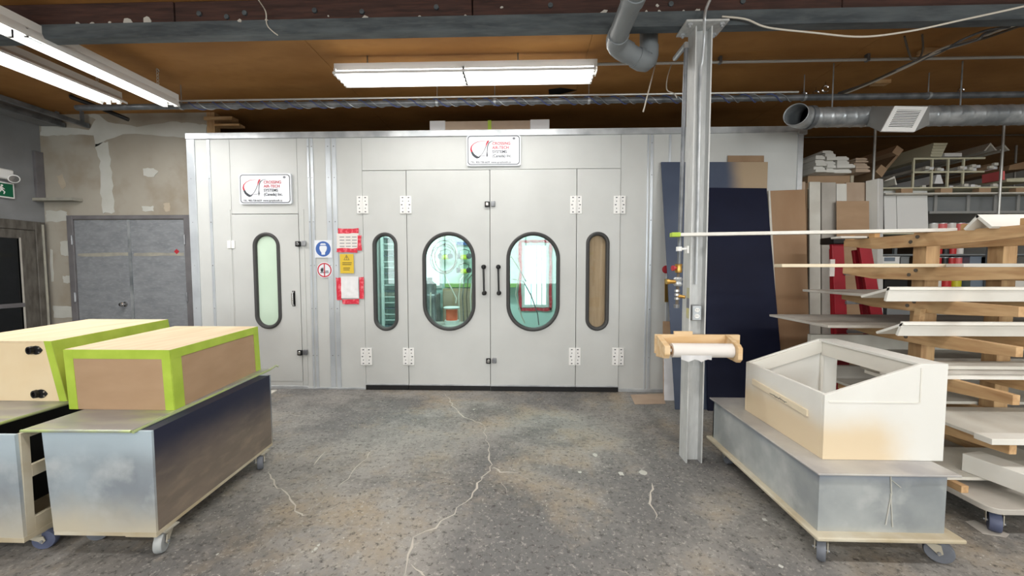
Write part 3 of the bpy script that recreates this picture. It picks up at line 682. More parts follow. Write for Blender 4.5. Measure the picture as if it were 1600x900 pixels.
# ------------------------------------------------------------------ inside the booth
YI = BYB-.02
def lit_window(px, label):
    a_ = AY(px[0], px[1], YI); b2 = AY(px[2], px[3], YI)
    s = thing('lit_window', ((a_.x+b2.x)/2, YI, b2.z), label, 'window')
    MB().box(a_.x, b2.x, YI-.01, YI, b2.z, a_.z).build('pane', 'daylight', s)
    f = .05
    MB().box(a_.x-f, a_.x, YI-.02, YI, b2.z-f, a_.z+f).box(b2.x, b2.x+f, YI-.02, YI, b2.z-f, a_.z+f).box(a_.x, b2.x, YI-.02, YI, a_.z, a_.z+f).box(a_.x, b2.x, YI-.02, YI, b2.z-f, b2.z).build('window_frame', 'white', s)
    return s, a_, b2
s, a_, b2 = lit_window((820,384,853,476), 'bright daylight window edged with red tape inside booth')
f = .06
for bx in ((a_.x-.12, a_.x-.06, b2.z-.1, a_.z+.1), (b2.x+.06, b2.x+.11, b2.z-.1, a_.z+.1), (a_.x-.1, b2.x+.1, a_.z+.06, a_.z+.11), (a_.x-.1, b2.x+.1, b2.z-.12, b2.z-.06)):
    MB().ext([(x, YI-.004, z) for x, z in jag([(bx[0], bx[2]), (bx[1], bx[2]), (bx[1], bx[3]), (bx[0], bx[3])], .012, 8)], (0, -.002, 0)).build('tape_strip', 'tape_red', s)
for k in (.3, .55, .8): MB().box(a_.x+(b2.x-a_.x)*k-.008, a_.x+(b2.x-a_.x)*k+.008, YI-.03, YI-.011, b2.z, a_.z).build('glazing_bar', 'white', s)
lit_window((650,374,687,446), 'bright daylight window behind the hanging hose coil inside booth')
g = MB().box(AY(695, 445, YI-.2).x, AY(810, 445, YI-.2).x, YI-.22, YI, AY(700, 449, YI-.2).z, AY(700, 443, YI-.2).z)
tag(g.build('green_ledge', 'green_ledge', None, .004), 'green ledge along the back wall inside booth', 'ledge')
g = MB().box(AY(714, 382, YI).x, AY(745, 382, YI).x, YI-.05, YI, AY(700, 383, YI).z, AY(700, 378, YI).z)
tag(g.build('blue_rail', 'sign_blue', None), 'blue rail above the respirators inside booth', 'rail')
# hose coil
hc = thing('hose_coil', AY(695, 400, 6.6), 'dark spray hose coiled and hung inside booth', 'hose')
c = AY(694, 401, 6.6)
for k in range(5):
    rx, rz = .20+random.uniform(-.04, .04), .27+random.uniform(-.05, .05); ox, oz = random.uniform(-.04, .04), random.uniform(-.05, .05)
    pts = [(c.x+ox+rx*math.cos(t*PI/14), 6.6+.02*k, c.z+oz+rz*math.sin(t*PI/14)) for t in range(29)]
    MB().tube(pts, .008, 6, False).build('hose_loop', ('cable_dark', 'cable_white', 'galv_dark')[k % 3], hc)
e = AY(712, 474, 6.62)
MB().tube([(c.x, 6.6, c.z-.25), AY(697, 435, 6.6), AY(706, 452, 6.62), AY(713, 466, 6.62), e], .012, 6).build('hose_tail', 'cable_white', hc)
MB().tube([(c.x, 6.6, c.z+.2), (c.x, 7.0, c.z+.32), (c.x, YI, c.z+.32)], .012, 6).build('wall_hook', 'steel', hc)
def respirator(px, py, label, up=True):
    c = AY(px, py, YI-.12)
    t = thing('respirator', c, label, 'mask')
    MB().lathe([(0, 0), (.07, 0), (.085, .03), (.075, .07), (.04, .09), (0, .09)], (c.x, c.y, c.z-.04), (0, 0, 1), 16).build('mask_body', 'lime', t)
    for sgn in (-1, 1): MB().lathe([(0, 0), (.05, 0), (.055, .02), (.05, .05), (0, .055)], (c.x+sgn*.08, c.y-.03, c.z+.02), (sgn*.8, -.5, 0), 14).build('filter', 'ink_grey' if up else 'ink', t)
    MB().tube([(c.x-.08, c.y, c.z+.03), (c.x-.1, c.y, c.z+.12), (c.x, c.y+.1, c.z+.16), (c.x+.1, c.y, c.z+.12), (c.x+.08, c.y, c.z+.03)], .008, 6).build('strap', 'ink', t)
respirator(725, 402, 'lime respirator mask hung upper on booth back wall'); respirator(725, 424, 'lime respirator mask with dark filters hung under another', False)
respirator(696, 402, 'lime respirator mask hung behind the hose coil')
# brownish cabinet under the ledge and a grey machine beside it
x0, x1 = AY(692, 470, 7.2).x, AY(742, 470, 7.2).x
t = thing('tool_cabinet', ((x0+x1)/2, 7.2, 0), 'worn brown grey cabinet under the green ledge inside booth', 'cabinet')
zc_ = AY(700, 451, 7.2).z
MB().box(x0, x1, 7.2, 7.34, 0, zc_).build('body', 'brown_panel', t)
for k in range(3): MB().box(x0+.02+(x1-x0)*k/3, x0-.02+(x1-x0)*(k+1)/3, 7.185, 7.2, .1, zc_-.04).build('door', 'kraft_grey', t, .003)
x0, x1 = AY(650, 470, 7.0).x, AY(683, 470, 7.0).x
t = thing('spray_pump', ((x0+x1)/2, 7.0, 0), 'grey spray pump with hoses under the bright window', 'pump')
MB().box(x0, x1, 6.9, 7.3, 0, .95).build('cabinet', 'galv', t, .02)
MB().lathe([(0, 0), (.12, 0), (.12, .18), (.05, .24), (.05, .3), (0, .3)], ((x0+x1)/2+.05, 7.05, .95), n=18).build('pump_head', 'steel', t)
for k in range(4): MB().tube([(x0+.1+.09*k, 6.98, 1.0), (x0+.14+.08*k, 6.86, .9), (x0+.1+.1*k, 6.85, .55), (x0+.2+.07*k, 6.86, .2)], .014, 6).build('hose', ('cable_white', 'galv_dark')[k % 2], t)
x0 = AY(735, 460, 6.8).x
for k in range(4):
    o = MB().tube([(x0-.07*k, YI, 1.3), (x0-.07*k+.01, 6.95, 1.22), (x0-.07*k-.015, 6.9, .9), (x0-.07*k+.01, 6.9, .3)], .010, 6).build('air_hose', ('cable_white', 'cable_dark', 'galv_dark', 'cable_white')[k]); tag(o, 'thin hose hanging from ledge inside booth beside the pail', 'hose', 'hoses beside the pail')
# spool on a low bench
be = thing('low_bench', (AY(705, 505, 6.4).x, 6.4, 0), 'low pale workbench inside booth under the orange spool', 'bench')
zb = AY(705, 507, 6.4).z
MB().box(AY(668, 505, 6.4).x, AY(745, 505, 6.4).x, 6.15, 6.75, zb-.04, zb).build('bench_top', 'board_grey', be)
for bx in (AY(670, 505, 6.4).x, AY(740, 505, 6.4).x):
    for by in (6.2, 6.7): MB().box(bx-.03, bx+.03, by-.03, by+.03, 0, zb-.04).build('leg', 'pine_z', be)
sp = thing('paint_pail', (AY(706, 505, 6.4).x, 6.4, zb), 'orange and white pail with white rim inside booth', 'pail')
c = Vector((AY(706, 505, 6.4).x, 6.4, zb)); z1 = AY(706, 500, 6.4).z; z2 = AY(706, 482, 6.4).z
MB().lathe([(0, 0), (.115, 0), (.12, z1-zb), (0, z1-zb)], c, n=24).build('white_base', 'bucket_white', sp)
MB().lathe([(0, 0), (.095, 0), (.095, z2-z1), (0, z2-z1)], c+Vector((0, 0, z1-zb)), n=24).build('orange_body', 'orange', sp)
MB().lathe([(0, 0), (.13, 0), (.135, .02), (.12, .03), (0, .03)], c+Vector((0, 0, z2-zb)), n=24).build('rim', 'bucket_white', sp)
# drying shelf seen in narrow window
x0 = AY(586, 440, 6.2).x; x1 = AY(640, 440, 6.2).x
ds = thing('slotted_shelf', ((x0+x1)/2, 6.2, 0), 'white slotted drying shelf inside booth behind narrow window', 'shelf')
for x in (x0, (x0+x1)/2, x1): MB().box(x-.02, x+.02, 6.52, 6.56, 0, 2.0).build('upright', 'shelf_white', ds); MB().box(x-.02, x+.02, 6.7, 6.74, 0, 2.0).build('upright', 'shelf_white', ds)
MB().box(x0-.03, x1+.03, 6.745, 6.755, .1, 2.0).build('brightening_back', 'shelf_white', ds)  # white sheet added to lighten the dark gaps between shelf boards
for k in range(16): MB().box(x0-.03, x1+.03, 6.57, 6.74, .42+k*.1, .435+k*.1).build('shelf_board', 'shelf_white' if k % 3 else 'cabinet_blue', ds)
# hanging hoses seen in the second large window
for k, pl in enumerate((((803,375),(812,420),(806,460),(815,494),(820,505)), ((800,436),(818,440),(830,462),(840,490),(842,508)), ((798,400),(808,415),(822,440)))):
    o = MB().tube([AY(p[0], p[1], 6.3+.1*k) for p in pl], .010, 6).build('air_hose', ('cable_white', 'galv_dark', 'cable_dark')[k])
    tag(o, ('pale hose hanging down left of bright booth window', 'grey hose drooping across the bright booth window', 'short dark hose by bright booth window')[k], 'hose')
# unseen lamps added to light the inside of the booth
def booth_fill(x, y, wt, label):
    t = MB().box(x-.6, x+.6, y-.12, y+.12, 2.87, 2.929).build('booth_fill', 'enamel', bo, label=label)
    for dy in (-.05, .05): MB().cyl((x-.57, y+dy, 2.85), (x+.57, y+dy, 2.85), .016, 12).build('tube', 'tube_on', t)
    ld = bpy.data.lights.new('booth_fill_light', 'AREA'); ld.shape = 'RECTANGLE'; ld.size = 1.15; ld.size_y = .2; ld.energy = wt; ld.color = (.95, 1, .98)
    lo = bpy.data.objects.new('booth_fill_light', ld); C.objects.link(lo); lo.location = Vector((x, y, 2.82))-Vector(bo['_o']); lo.parent = t
booth_fill(-.4, 6.1, 62, 'unseen twin tube lamp added on booth ceiling over the bench'); booth_fill(-1.8, 5.4, 40, 'unseen twin tube lamp added on booth ceiling by slotted shelf')
# ------------------------------------------------------------------ fluorescent fixtures
def fixture(cx, cy, z, length, axis, label, group=None, rods=(), chains=(), wide=.30, tubes=2, watt=LAMP_W):
    """shop fluorescent: channel, reflector wings, tubes in two runs, end sockets; z = underside of the tubes"""
    t = thing('fluorescent_fixture', (cx, cy, z), label, 'light', group)
    def W(l, s, h): return (cx+l, cy+s, z+h) if axis == 'X' else (cx+s, cy+l, z+h)
    hl = length/2
    def pr(pts, l0, l1, nm, mat, **k):
        a = [Vector(W(l0, s, h)) for s, h in pts]; d = Vector(W(l1, 0, 0))-Vector(W(l0, 0, 0))
        return MB().ext(a, d).build(nm, mat, t, **k)
    w2 = wide/2
    pr([(-.06, .055), (.06, .055), (.06, .12), (-.06, .12)], -hl, hl, 'housing', 'enamel')
    pr([(-.06, .056), (-w2, .004), (-w2, -.008), (-w2-.006, -.008), (-w2-.006, .010), (-.06, .064)], -hl+.02, hl-.02, 'reflector_wing', 'enamel')
    pr([(.06, .056), (w2, .004), (w2, -.008), (w2+.006, -.008), (w2+.006, .010), (.06, .064)], -hl+.02, hl-.02, 'reflector_wing', 'enamel')
    off = {1: (0,), 2: (-.055, .055), 4: (-.1, -.035, .035, .1)}[tubes]
    for l0, l1 in ((-hl+.04, -.012), (.012, hl-.04)):
        for s in off:
            MB().cyl(W(l0, s, .02), W(l1, s, .02), .018, 14).build('tube', 'tube_on', t)
            for q, sg in ((l0, -1), (l1, 1)):
                MB().bar(W(q+sg*.001, s, .02), W(q+sg*.018, s, .02), .03, .062).build('socket', 'white', t)
    pr([(-.055, .02), (.055, .02), (.055, .12), (-.055, .12)], -hl-.004, -hl, 'end_plate', 'white'); pr([(-.055, .02), (.055, .02), (.055, .12), (-.055, .12)], hl, hl+.004, 'end_plate', 'white')
    for l in rods: MB().cyl(W(l, 0, .12), W(l, 0, ZC-z), .007, 8).build('hanger_rod', 'galv', t)
    for l in chains:
        n = int((ZC-z-.12)/.028); mb = MB()
        for k in range(n):
            h = .12+(ZC-z-.12)*(k+.5)/n; dv = .011
            ring = [W(l+(dv*math.cos(a*PI/4) if k % 2 else 0), (0 if k % 2 else dv*math.cos(a*PI/4)), h+.019*math.sin(a*PI/4)) for a in range(9)]
            mb.tube(ring, .0035, 4, False)
        mb.build('hanger_chain', 'cable_white', t)
        MB().tube([W(l, 0, ZC-z-.03), W(l+.02, 0, ZC-z-.015), W(l, 0, ZC-z)], .005, 5).build('ceiling_hook', 'conduit', t)
    ld = bpy.data.lights.new('fluorescent_light', 'AREA'); ld.shape = 'RECTANGLE'; ld.energy = watt; ld.color = LAMP_COL
    ld.size, ld.size_y = (length*.95, wide*.8)
    if axis == 'Y': ld.size, ld.size_y = ld.size_y, ld.size
    lo = bpy.data.objects.new('fluorescent_light', ld); C.objects.link(lo); lo.location = (0, 0, -.012); lo.parent = t
    return t
a_ = AY(527, 115, 3.63); b2 = AY(931, 115, 3.63)
fixture((a_.x+b2.x)/2, 3.63, AY(730, 122, 3.63).z, b2.x-a_.x, 'X', 'long lit fluorescent fixture hung across above the booth doors', rods=(.48, -.9), wide=.26, tubes=4, watt=LAMP_W*.5)
e1 = AZ(271, 167, 3.06); e2 = AZ(190, 163, 3.12)
fixture(e1.x, e1.y-1.22, 3.06, 2.44, 'Y', 'lit fluorescent strip on chains nearer the booth', chains=(1.06, -1.06), wide=.16)
fixture(e2.x-.05, e2.y-1.22, 3.12, 2.44, 'Y', 'lit fluorescent strip with broad reflector nearer the grey wall', chains=(1.04, -1.06), wide=.26)
for k, (x, yy) in enumerate(((0, 1.0), (0, -1.6), (3.7, 1.0), (3.7, -1.6), (-3.6, -1.6), (6.8, 1.0))):  # fixture rows out of view, added to brighten the room
    fixture(x, yy, 3.16, 2.44, 'X', 'unseen fluorescent fixture added for light over the open shop floor', 'added unseen fixtures over the shop floor', rods=(-.9, .9), wide=.26)
# unlit angle and conduit ends beside strips
o = MB().tube([AZ(110, 150, 3.3), AZ(112, 151, ZC), AZ(112, 152, 3.24), AZ(150, 166, 3.2), AZ(201, 187, 3.1)][1:], .022, 10).build('sprinkler_stub', 'black'); tag(o, 'short black pipe stub behind the fluorescent strips', 'pipe')
# ------------------------------------------------------------------ main pipe with wound wire
YP = 4.12; zp = AY(800, 157, YP).z
t = thing('sprinkler_pipe', (0, YP, zp), 'long grey pipe with blue wire wound round it', 'pipe')
xe0 = AY(120, 165, YP).x
MB().cyl((xe0, YP, zp-.012), (XR, YP, zp-.012), .03, 14).build('pipe', 'galv_dark', t)
MB().cyl((AY(270, 160, YP).x, YP-.02, zp+.035), (AY(1245, 150, YP).x, YP-.02, zp+.035), .011, 10).build('conduit', 'conduit', t)
pts = []; n = 420; xw0, xw1 = AY(285, 160, YP).x, AY(1230, 155, YP).x
for i in range(n+1):
    a = i/n*2*PI*24; pts.append((xw0+(xw1-xw0)*i/n, YP+.036*math.cos(a), zp-.012+.036*math.sin(a)))
MB().tube(pts, .006, 5).build('wound_wire', 'blue_wire', t)
pts = [(p[0]+.09, p[1], p[2]) for p in pts]
MB().tube(pts, .004, 5).build('wound_wire', 'galv', t)
for px in (283, 683, 773, 920, 1256, 1450): 
    x = AY(px, 150, YP).x
    MB().cyl((x, YP, zp+.02), (x, YP, ZC), .005, 6).build('hanger_rod', 'galv', t)
    MB().lathe([(.036, -.012), (.036, .012), (.031, .012), (.031, -.012)], (x, YP, zp-.012), (1, 0, 0), 14).build('clamp', 'galv', t)
# eye hooks in ceiling behind
for k, (px, py) in enumerate(((1256,144),(1275,142),(1290,134),(1502,138))):
    c = AZ(px, py-6, ZC)
    o = thing('eye_hook', c, 'steel eye hook screwed into brown ceiling', 'hook', 'eye hooks in the ceiling')
    MB().tube([(c.x, c.y, ZC), (c.x, c.y, ZC-.04)], .006, 6).build('shank', 'chrome', o)
    MB().tube([(c.x+.032*math.sin(a*PI/6), c.y, ZC-.07+.032*math.cos(a*PI/6)) for a in range(13)], .008, 6, False).build('eye', 'chrome', o)
# thin ceiling conduit in the middle
Y2 = 3.75; z2 = AY(1300, 94, Y2).z
t = thing('thin_conduit', (2, Y2, z2), 'thin white conduit running under the brown ceiling', 'conduit')
MB().cyl((AY(925, 96, Y2).x, Y2, z2), (XR, Y2, z2), .013, 10).build('conduit', 'conduit', t)
for px in (1000, 1125, 1355): 
    x = AY(px, 94, Y2).x; MB().box(x-.012, x+.012, Y2-.018, Y2+.018, z2-.016, ZC).build('strap', 'galv_dark', t)
# hanging odds: wires and cable
def wire(pts, r, mat, label, cat='cable'): return tag(MB().tube(pts, r, 6).build('cable', mat), label, cat)
def smooth(p, n=6):
    p = [Vector(q) for q in p]; out = []
    for i in range(len(p)-1):
        a, b, c, d = p[max(i-1, 0)], p[i], p[i+1], p[min(i+2, len(p)-1)]
        for k in range(n):
            t = k/n; out.append(.5*((2*b)+(-a+c)*t+(2*a-5*b+4*c-d)*t*t+(-a+3*b-3*c+d)*t**3))
    return out+[p[-1]]
wire(smooth([AY(1128, 26, 2.79), AY(1165, 30, 2.79), AY(1200, 43, 2.8), AY(1270, 51, 2.8), AY(1345, 57.5, 2.8), AY(1420, 49, 2.75), AY(1500, 32, 2.7), AY(1600, 10, 2.6), AY(1650, -3, 2.55)]), .006, 'cable_white', 'white cable sagging from the column top along beam')
wire(smooth([AY(1110, -2, 2.75), AY(1103, 15, 2.75), AY(1101, 30, 2.74), AY(1100, 60, 2.80), AY(1097, 95, 2.83), AY(1094, 125, 2.84), (1.235, 2.842, 2.0), (1.235, 2.842, 1.3)]), .010, 'alu', 'grey conduit cable running down inside column to outlet', 'conduit')
wire(smooth([AZ(1024, 100, ZC), AY(1014, 140, 3.4), AY(1005, 175, 3.4)]), .006, 'cable_white', 'stiff pale wire end hanging under the elbow pipe')
wire(smooth([AZ(1050, 98, ZC), AY(1043, 120, 3.75), AY(1042, 140, 3.75), AY(1053, 146, 3.75), AY(1058, 153, 3.75)]), .005, 'cable_white', 'kinked thin wire hanging beside the column')
wire(smooth([AY(1413, 57, 3.3), AY(1421, 85, 3.5), AY(1426, 93, 3.6), AY(1437, 90, 3.6), AY(1442, 75, 3.5), AY(1441, 54, 3.3)]), .007, 'cable_dark', 'short looped wire hanging over the thin conduit')
wire(smooth([AY(404, 0, 2.7), AY(415, 18, 2.80), AY(417, 38, 2.81), AY(425, 48, 2.81), AY(434, 55, 2.81)]), .004, 'cable_white', 'thin white wire over the dark beam')
pts = [AZ(1308, 149, ZC-.095), AZ(1350, 133, ZC-.095), AZ(1420, 102, ZC-.095), AZ(1470, 80, ZC-.095), AZ(1520, 62, ZC-.095), AZ(1560, 46, ZC-.095), AZ(1640, 24, ZC-.095)]
t = thing('cable_bundle', pts[3], 'bundle of grey cables strapped diagonally across the ceiling', 'cable')
for k in range(6):
    q = [Vector(p)+Vector((random.gauss(0, .012+.010*max(0, i-2)), random.gauss(0, .012+.010*max(0, i-2)), random.gauss(0, .01))) for i, p in enumerate(pts)]
    MB().tube(smooth(q), .009, 6).build('cable', ('cable_dark', 'cable_white', 'galv_dark')[k % 3], t)
for px, py, L_ in ((1375,126,.16), (1455,77,.18)):
    c = AZ(px, py, ZC)
    o = tag(MB().box(c.x-L_/2, c.x+L_/2, c.y-.04, c.y+.04, ZC-.04, ZC).build('timber_block', 'pine_x', None, .004), ('wooden block on the ceiling above the air register' if px < 1400 else 'wooden block under cable bundle by the thin conduit'), 'block')
# torn hole in ceiling
c0 = [AZ(x, y, ZC-.002) for x, y in ((857,140),(876,137),(902,141),(880,146),(858,150))]
t = thing('torn_hole', c0[2], 'torn dark hole with ripped paper in the ceiling', 'hole')
MB().ext(c0, (0, 0, .0018)).build('hole', 'black', t)
MB().slab([AZ(858, 150, ZC-.003), AZ(878, 151, ZC-.07), AZ(900, 143, ZC-.04), AZ(880, 148, ZC-.005)], .003).build('torn_flap', 'board_grey', t)
# ------------------------------------------------------------------ plastic drain pipe round the beam
t = thing('drain_pipe', (.7, 2.95, 3.0), 'grey plastic drain pipe looping under the beam', 'pipe')
zd = 3.0; R_ = .066
P0 = AY(997, -40, 2.3); A = AY(960, 70, 2.93); zd = A.z
xd = A.x
B = AY(1013, 101, 3.08)
a0 = Vector((xd+.0, .6, zd)); 
MB().tube([(xd, .6, zd), (xd, A.y-.10, zd)], R_, 20).build('pipe', 'pvc', t)
MB().tube([(xd, A.y-.55, zd), (xd, A.y-.47, zd)], R_+.008, 20).build('coupling', 'pvc', t)
d = (B-Vector((xd, A.y, zd))).normalized(); A = Vector((xd, A.y, zd))
el = [A+Vector((0, -.13, 0)), A+Vector((0, -.07, 0)), A+Vector((0, -.03, 0))+d*.012, A+d*.03+Vector((0, -.012, 0)), A+d*.07, A+d*.13]
MB().tube(el, R_+.008, 20).build('elbow', 'pvc', t)
MB().tube([A+d*.12, B-d*.10], R_, 20).build('pipe', 'pvc', t)
el = [B-d*.13, B-d*.07, B-d*.03+Vector((0, 0, .012)), B-d*.01+Vector((0, 0, .03)), B+Vector((0, 0, .07)), B+Vector((0, 0, .13))]
MB().tube(el, R_+.007, 20).build('elbow', 'pvc', t)
MB().tube([B+Vector((0, 0, .12)), (B.x, B.y, ZC-.001)], R_, 20).build('pipe', 'pvc', t)
# ------------------------------------------------------------------ spiral duct with register
YD = 3.9
t = thing('spiral_duct', (3.5, YD, 2.9), 'galvanised spiral air duct with open elbow end and grille boot', 'duct')
zt_, zb_ = AY(1330, 161, YD-.1).z, AY(1330, 192, YD-.1).z
zc_ = (zt_+zb_)/2; R_ = (zt_-zb_)/2
x0 = AY(1262, 176, YD).x; x1 = AY(1365, 176, YD).x; x2 = AY(1440, 176, YD).x
def duct(xa, xb):
    n = max(2, int((xb-xa)/.012)); pts = [(xa+(xb-xa)*i/n, YD, zc_) for i in range(n+1)]
    mb = MB(); vs = []; m_ = 28
    for i, p in enumerate(pts):
        for j in range(m_):
            a = 2*PI*j/m_; ph = (p[0]/.105 - j/m_) % 1; r = R_+(.004 if ph < .12 else 0)
            vs.append((p[0], p[1]+r*math.cos(a), p[2]+r*math.sin(a)))
    fs = [(i*m_+j, i*m_+(j+1) % m_, (i+1)*m_+(j+1) % m_, (i+1)*m_+j) for i in range(n) for j in range(m_)]
    mb.add(vs, fs); return mb
duct(x0, x1).build('spiral_section', 'galv', t); duct(x2-.05, XR).build('spiral_section', 'galv', t)
# open elbow turned towards the room
mb = MB(); vs = []; m_ = 28; path = []
for i in range(7):
    a = i/6*math.radians(48); path.append((Vector((x0-.16*math.sin(a)/.743*1.05, YD-.16*(1-math.cos(a))*1.6, zc_)), a))
for p, a in path:
    tx = Vector((-math.cos(a), -math.sin(a), 0)); nx = Vector((-tx.y, tx.x, 0))
    for j in range(m_): q = 2*PI*j/m_; vs.append(p+nx*math.cos(q)*(R_+.01)+Vector((0, 0, 1))*math.sin(q)*(R_+.01))
mb.add(vs, [(i*m_+j, i*m_+(j+1) % m_, (i+1)*m_+(j+1) % m_, (i+1)*m_+j) for i in range(6) for j in range(m_)])
ob = mb.build('open_elbow', 'galv', t); so = ob.modifiers.new('solid', 'SOLIDIFY'); so.thickness = .006
MB().lathe([(R_+.016, -.02), (R_+.016, .02), (R_+.004, .02), (R_+.004, -.02)], (x0+.02, YD, zc_), (1, 0, 0), 28).build('joint_band', 'galv_dark', t)
# boot: from round duct to tilted register
g0, g1, g2, g3 = AY(1396, 167, YD-.28), AY(1448, 168, YD-.28), AY(1427, 207, YD-.34), AY(1375, 206, YD-.34)
bx0, bx1 = x1-.08, x2+.06
back = [Vector((bx0, YD-.02, zc_+R_)), Vector((bx1, YD-.02, zc_+R_)), Vector((bx1, YD-.02, zc_-R_)), Vector((bx0, YD-.02, zc_-R_))]
MB().hexa([g0, g1, g2, g3], back).build('boot', 'duct_grey', t, .004)
n_ = (g1-g0).cross(g3-g0).normalized(); n_ = n_ if n_.y < 0 else -n_
gi = [g0.lerp(g2, .0)*1, g1*1, g2*1, g3*1]; ce_ = (g0+g1+g2+g3)/4
inn = [ce_+(p-ce_)*.72 for p in gi]
mb = MB(); vs = [p+n_*.012 for p in gi]+[p+n_*.012 for p in inn]+[p for p in gi]+[p+n_*.003 for p in inn]
mb.add(vs, [(k, (k+1) % 4, 4+(k+1) % 4, 4+k) for k in range(4)]+[(k, 8+k, 8+(k+1) % 4, (k+1) % 4) for k in range(4)]+[(4+k, 4+(k+1) % 4, 12+(k+1) % 4, 12+k) for k in range(4)])
mb.build('register_frame', 'enamel', t)
MB().add([p+n_*.002 for p in inn], [(0, 1, 2, 3)]).build('register_throat', 'black', t)
for k in range(11):
    f = (k+.5)/11; l = inn[0].lerp(inn[3], f); r = inn[1].lerp(inn[2], f)
    MB().bar(l+n_*.006, r+n_*.006, .008, .007, (0, -.5, 1)).build('louvre', 'enamel', t)
for px in (1300, 1500): x = AY(px, 170, YD).x; MB().cyl((x, YD, zc_+R_-.005), (x, YD, ZC), .006, 6).build('hanger_rod', 'galv', t)
# box lying on the booth roof
a_ = AY(672, 196, 4.62); b2 = AY(858, 196, 4.62)
t = thing('wrapped_box', ((a_.x+b2.x)/2, 4.8, 2.963), 'plastic wrapped pale box lying on the booth roof', 'box')
zt_ = AY(760, 190, 4.62).z+.01
MB().box(a_.x, b2.x, 4.62, 5.1, 2.951, zt_).build('box', 'kraft_grey', t, .006)
MB().box(a_.x-.004, a_.x+.18, 4.612, 5.104, 2.951, zt_+.006).build('plastic_wrap', 'plastic', t, .006); MB().box(b2.x-.22, b2.x+.004, 4.612, 5.104, 2.951, zt_+.006).build('plastic_wrap', 'plastic', t, .006)
xg = AY(765, 196, 4.62).x; MB().box(xg-.02, xg+.02, 4.615, 4.62, 2.951, zt_+.004).build('green_tape', 'tape_green', t)
# ------------------------------------------------------------------ things fixed to the column
t = thing('air_pipe', (1.14, 2.80, 1.2), 'vertical air pipe with brass valves beside the steel column', 'pipe')
ya = 2.775; A = AY(1072, 74, ya); Bp = AY(1061, 412, ya)
xp = .5*(A.x+Bp.x)
MB().tube([A, Bp], .014, 12).build('pipe', 'galv_dark', t)
MB().tube([A+Vector((0, 0, -.01)), A+Vector((0, .0, .02)), A+Vector((0, .2, .03))], .018, 10).build('elbow', 'galv', t)
c = AY(1061, 389, ya); MB().tube([c, c+Vector((.05, -.005, 0))], .008, 8).lathe([(0, 0), (.02, 0), (.02, .03), (0, .03)], c+Vector((0, 0, -.015)), n=12).box(c.x+.05, c.x+.06, c.y-.02, c.y+.02, c.z-.03, c.z+.02).build('pipe_clip', 'white', t)
def P_(px, py): return AY(px, py, ya)
MB().lathe([(0, 0), (.022, 0), (.026, .02), (.022, .04), (.026, .06), (0, .06)], P_(1060, 426), n=12).build('valve_body', 'brass', t)
c = P_(1060, 419); MB().cyl(c, c+Vector((-.035, -.01, 0)), .010, 10).lathe([(0, 0), (.019, 0), (.019, .012), (0, .012)], c+Vector((-.035, -.01, 0)), (-1, -.2, 0), 12).build('valve_handle', 'knob_red', t)
MB().cyl(P_(1060, 426), P_(1059, 440), .010, 10).build('nipple', 'cable_dark', t)
MB().lathe([(0, 0), (.024, 0), (.03, .012), (.024, .03), (.03, .05), (.024, .062), (0, .062)], P_(1059, 447), n=12).build('tee_fitting', 'galv', t)
c = P_(1059, 440); MB().cyl(c, c+Vector((-.07, -.01, 0)), .014, 10).cyl(c+Vector((-.065, -.01, 0)), c+Vector((-.085, -.012, 0)), .02, 8).build('side_outlet', 'brass', t)
MB().cyl(P_(1059, 447), P_(1057.5, 478), .011, 10).build('nipple', 'cable_dark', t)
for py in (456, 462, 468): MB().lathe([(0, 0), (.02, 0), (.02, .016), (0, .016)], P_(1058, py), n=8).build('coupler', 'chrome', t)
c = P_(1058, 462); MB().cyl(c, c+Vector((.045, -.03, -.008)), .012, 10).build('quick_connector', 'brass', t)
MB().lathe([(0, 0), (.018, 0), (.02, .024), (0, .024)], P_(1057, 481), n=10).build('end_cap', 'steel', t)
# outlet box
c = AY(1088.5, 489, 2.80); t = thing('outlet_box', (c.x, 2.80, c.z-.05), 'grey metal box with white duplex outlet on column', 'outlet')
MB().box(c.x-.033, c.x+.033, 2.798, 2.856, c.z-.055, c.z+.055).build('box', 'steel', t, .004)
MB().box(c.x-.03, c.x+.03, 2.794, 2.798, c.z-.052, c.z+.052).build('cover_plate', 'galv', t, .002)
for dz in (-.022, .022):
    o = MB().ext([(c.x+.017*math.cos(k*PI/8), 2.794, c.z+dz+.015*math.sin(k*PI/8)) for k in range(16)], (0, -.003, 0)).build('receptacle', 'white', t)
    MB().box(c.x-.008, c.x-.005, 2.7905, 2.791, c.z+dz-.005, c.z+dz+.007).box(c.x+.005, c.x+.008, 2.7905, 2.791, c.z+dz-.005, c.z+dz+.007).build('slots', 'ink', o)
# paper roll holder
yb = 2.775
t = thing('roll_holder', AY(1090, 545, 2.7), 'pine wall bracket for a paper roll on the column', 'holder')
a_ = AY(1024, 524, yb); b2 = AY(1158, 558, yb); zt_ = AY(1090, 523, yb).z; zb_ = AY(1090, 557, yb).z
x0, x1 = a_.x, AY(1156, 540, yb).x
MB().box(x0, x1, 2.774, 2.798, zb_+.02, zt_).build('back_board', 'pine_pale', t, .003)
MB().box(AY(1053, 520, 2.79).x, cx0+.02, 2.782, 2.80, zt_-.03, AY(1060, 517.5, 2.79).z).build('packing_block', 'pine_pale', t, .002)
MB().ext([(x0+.005, 2.774, zb_), (x0+.005, 2.62, zb_+.02), (x0+.005, 2.60, zb_+.05), (x0+.005, 2.60, zt_-.05), (x0+.005, 2.774, zt_)], (.038, 0, 0)).build('end_cheek', 'pine_pale', t, .003)
xr = AY(1153, 545, 2.62).x
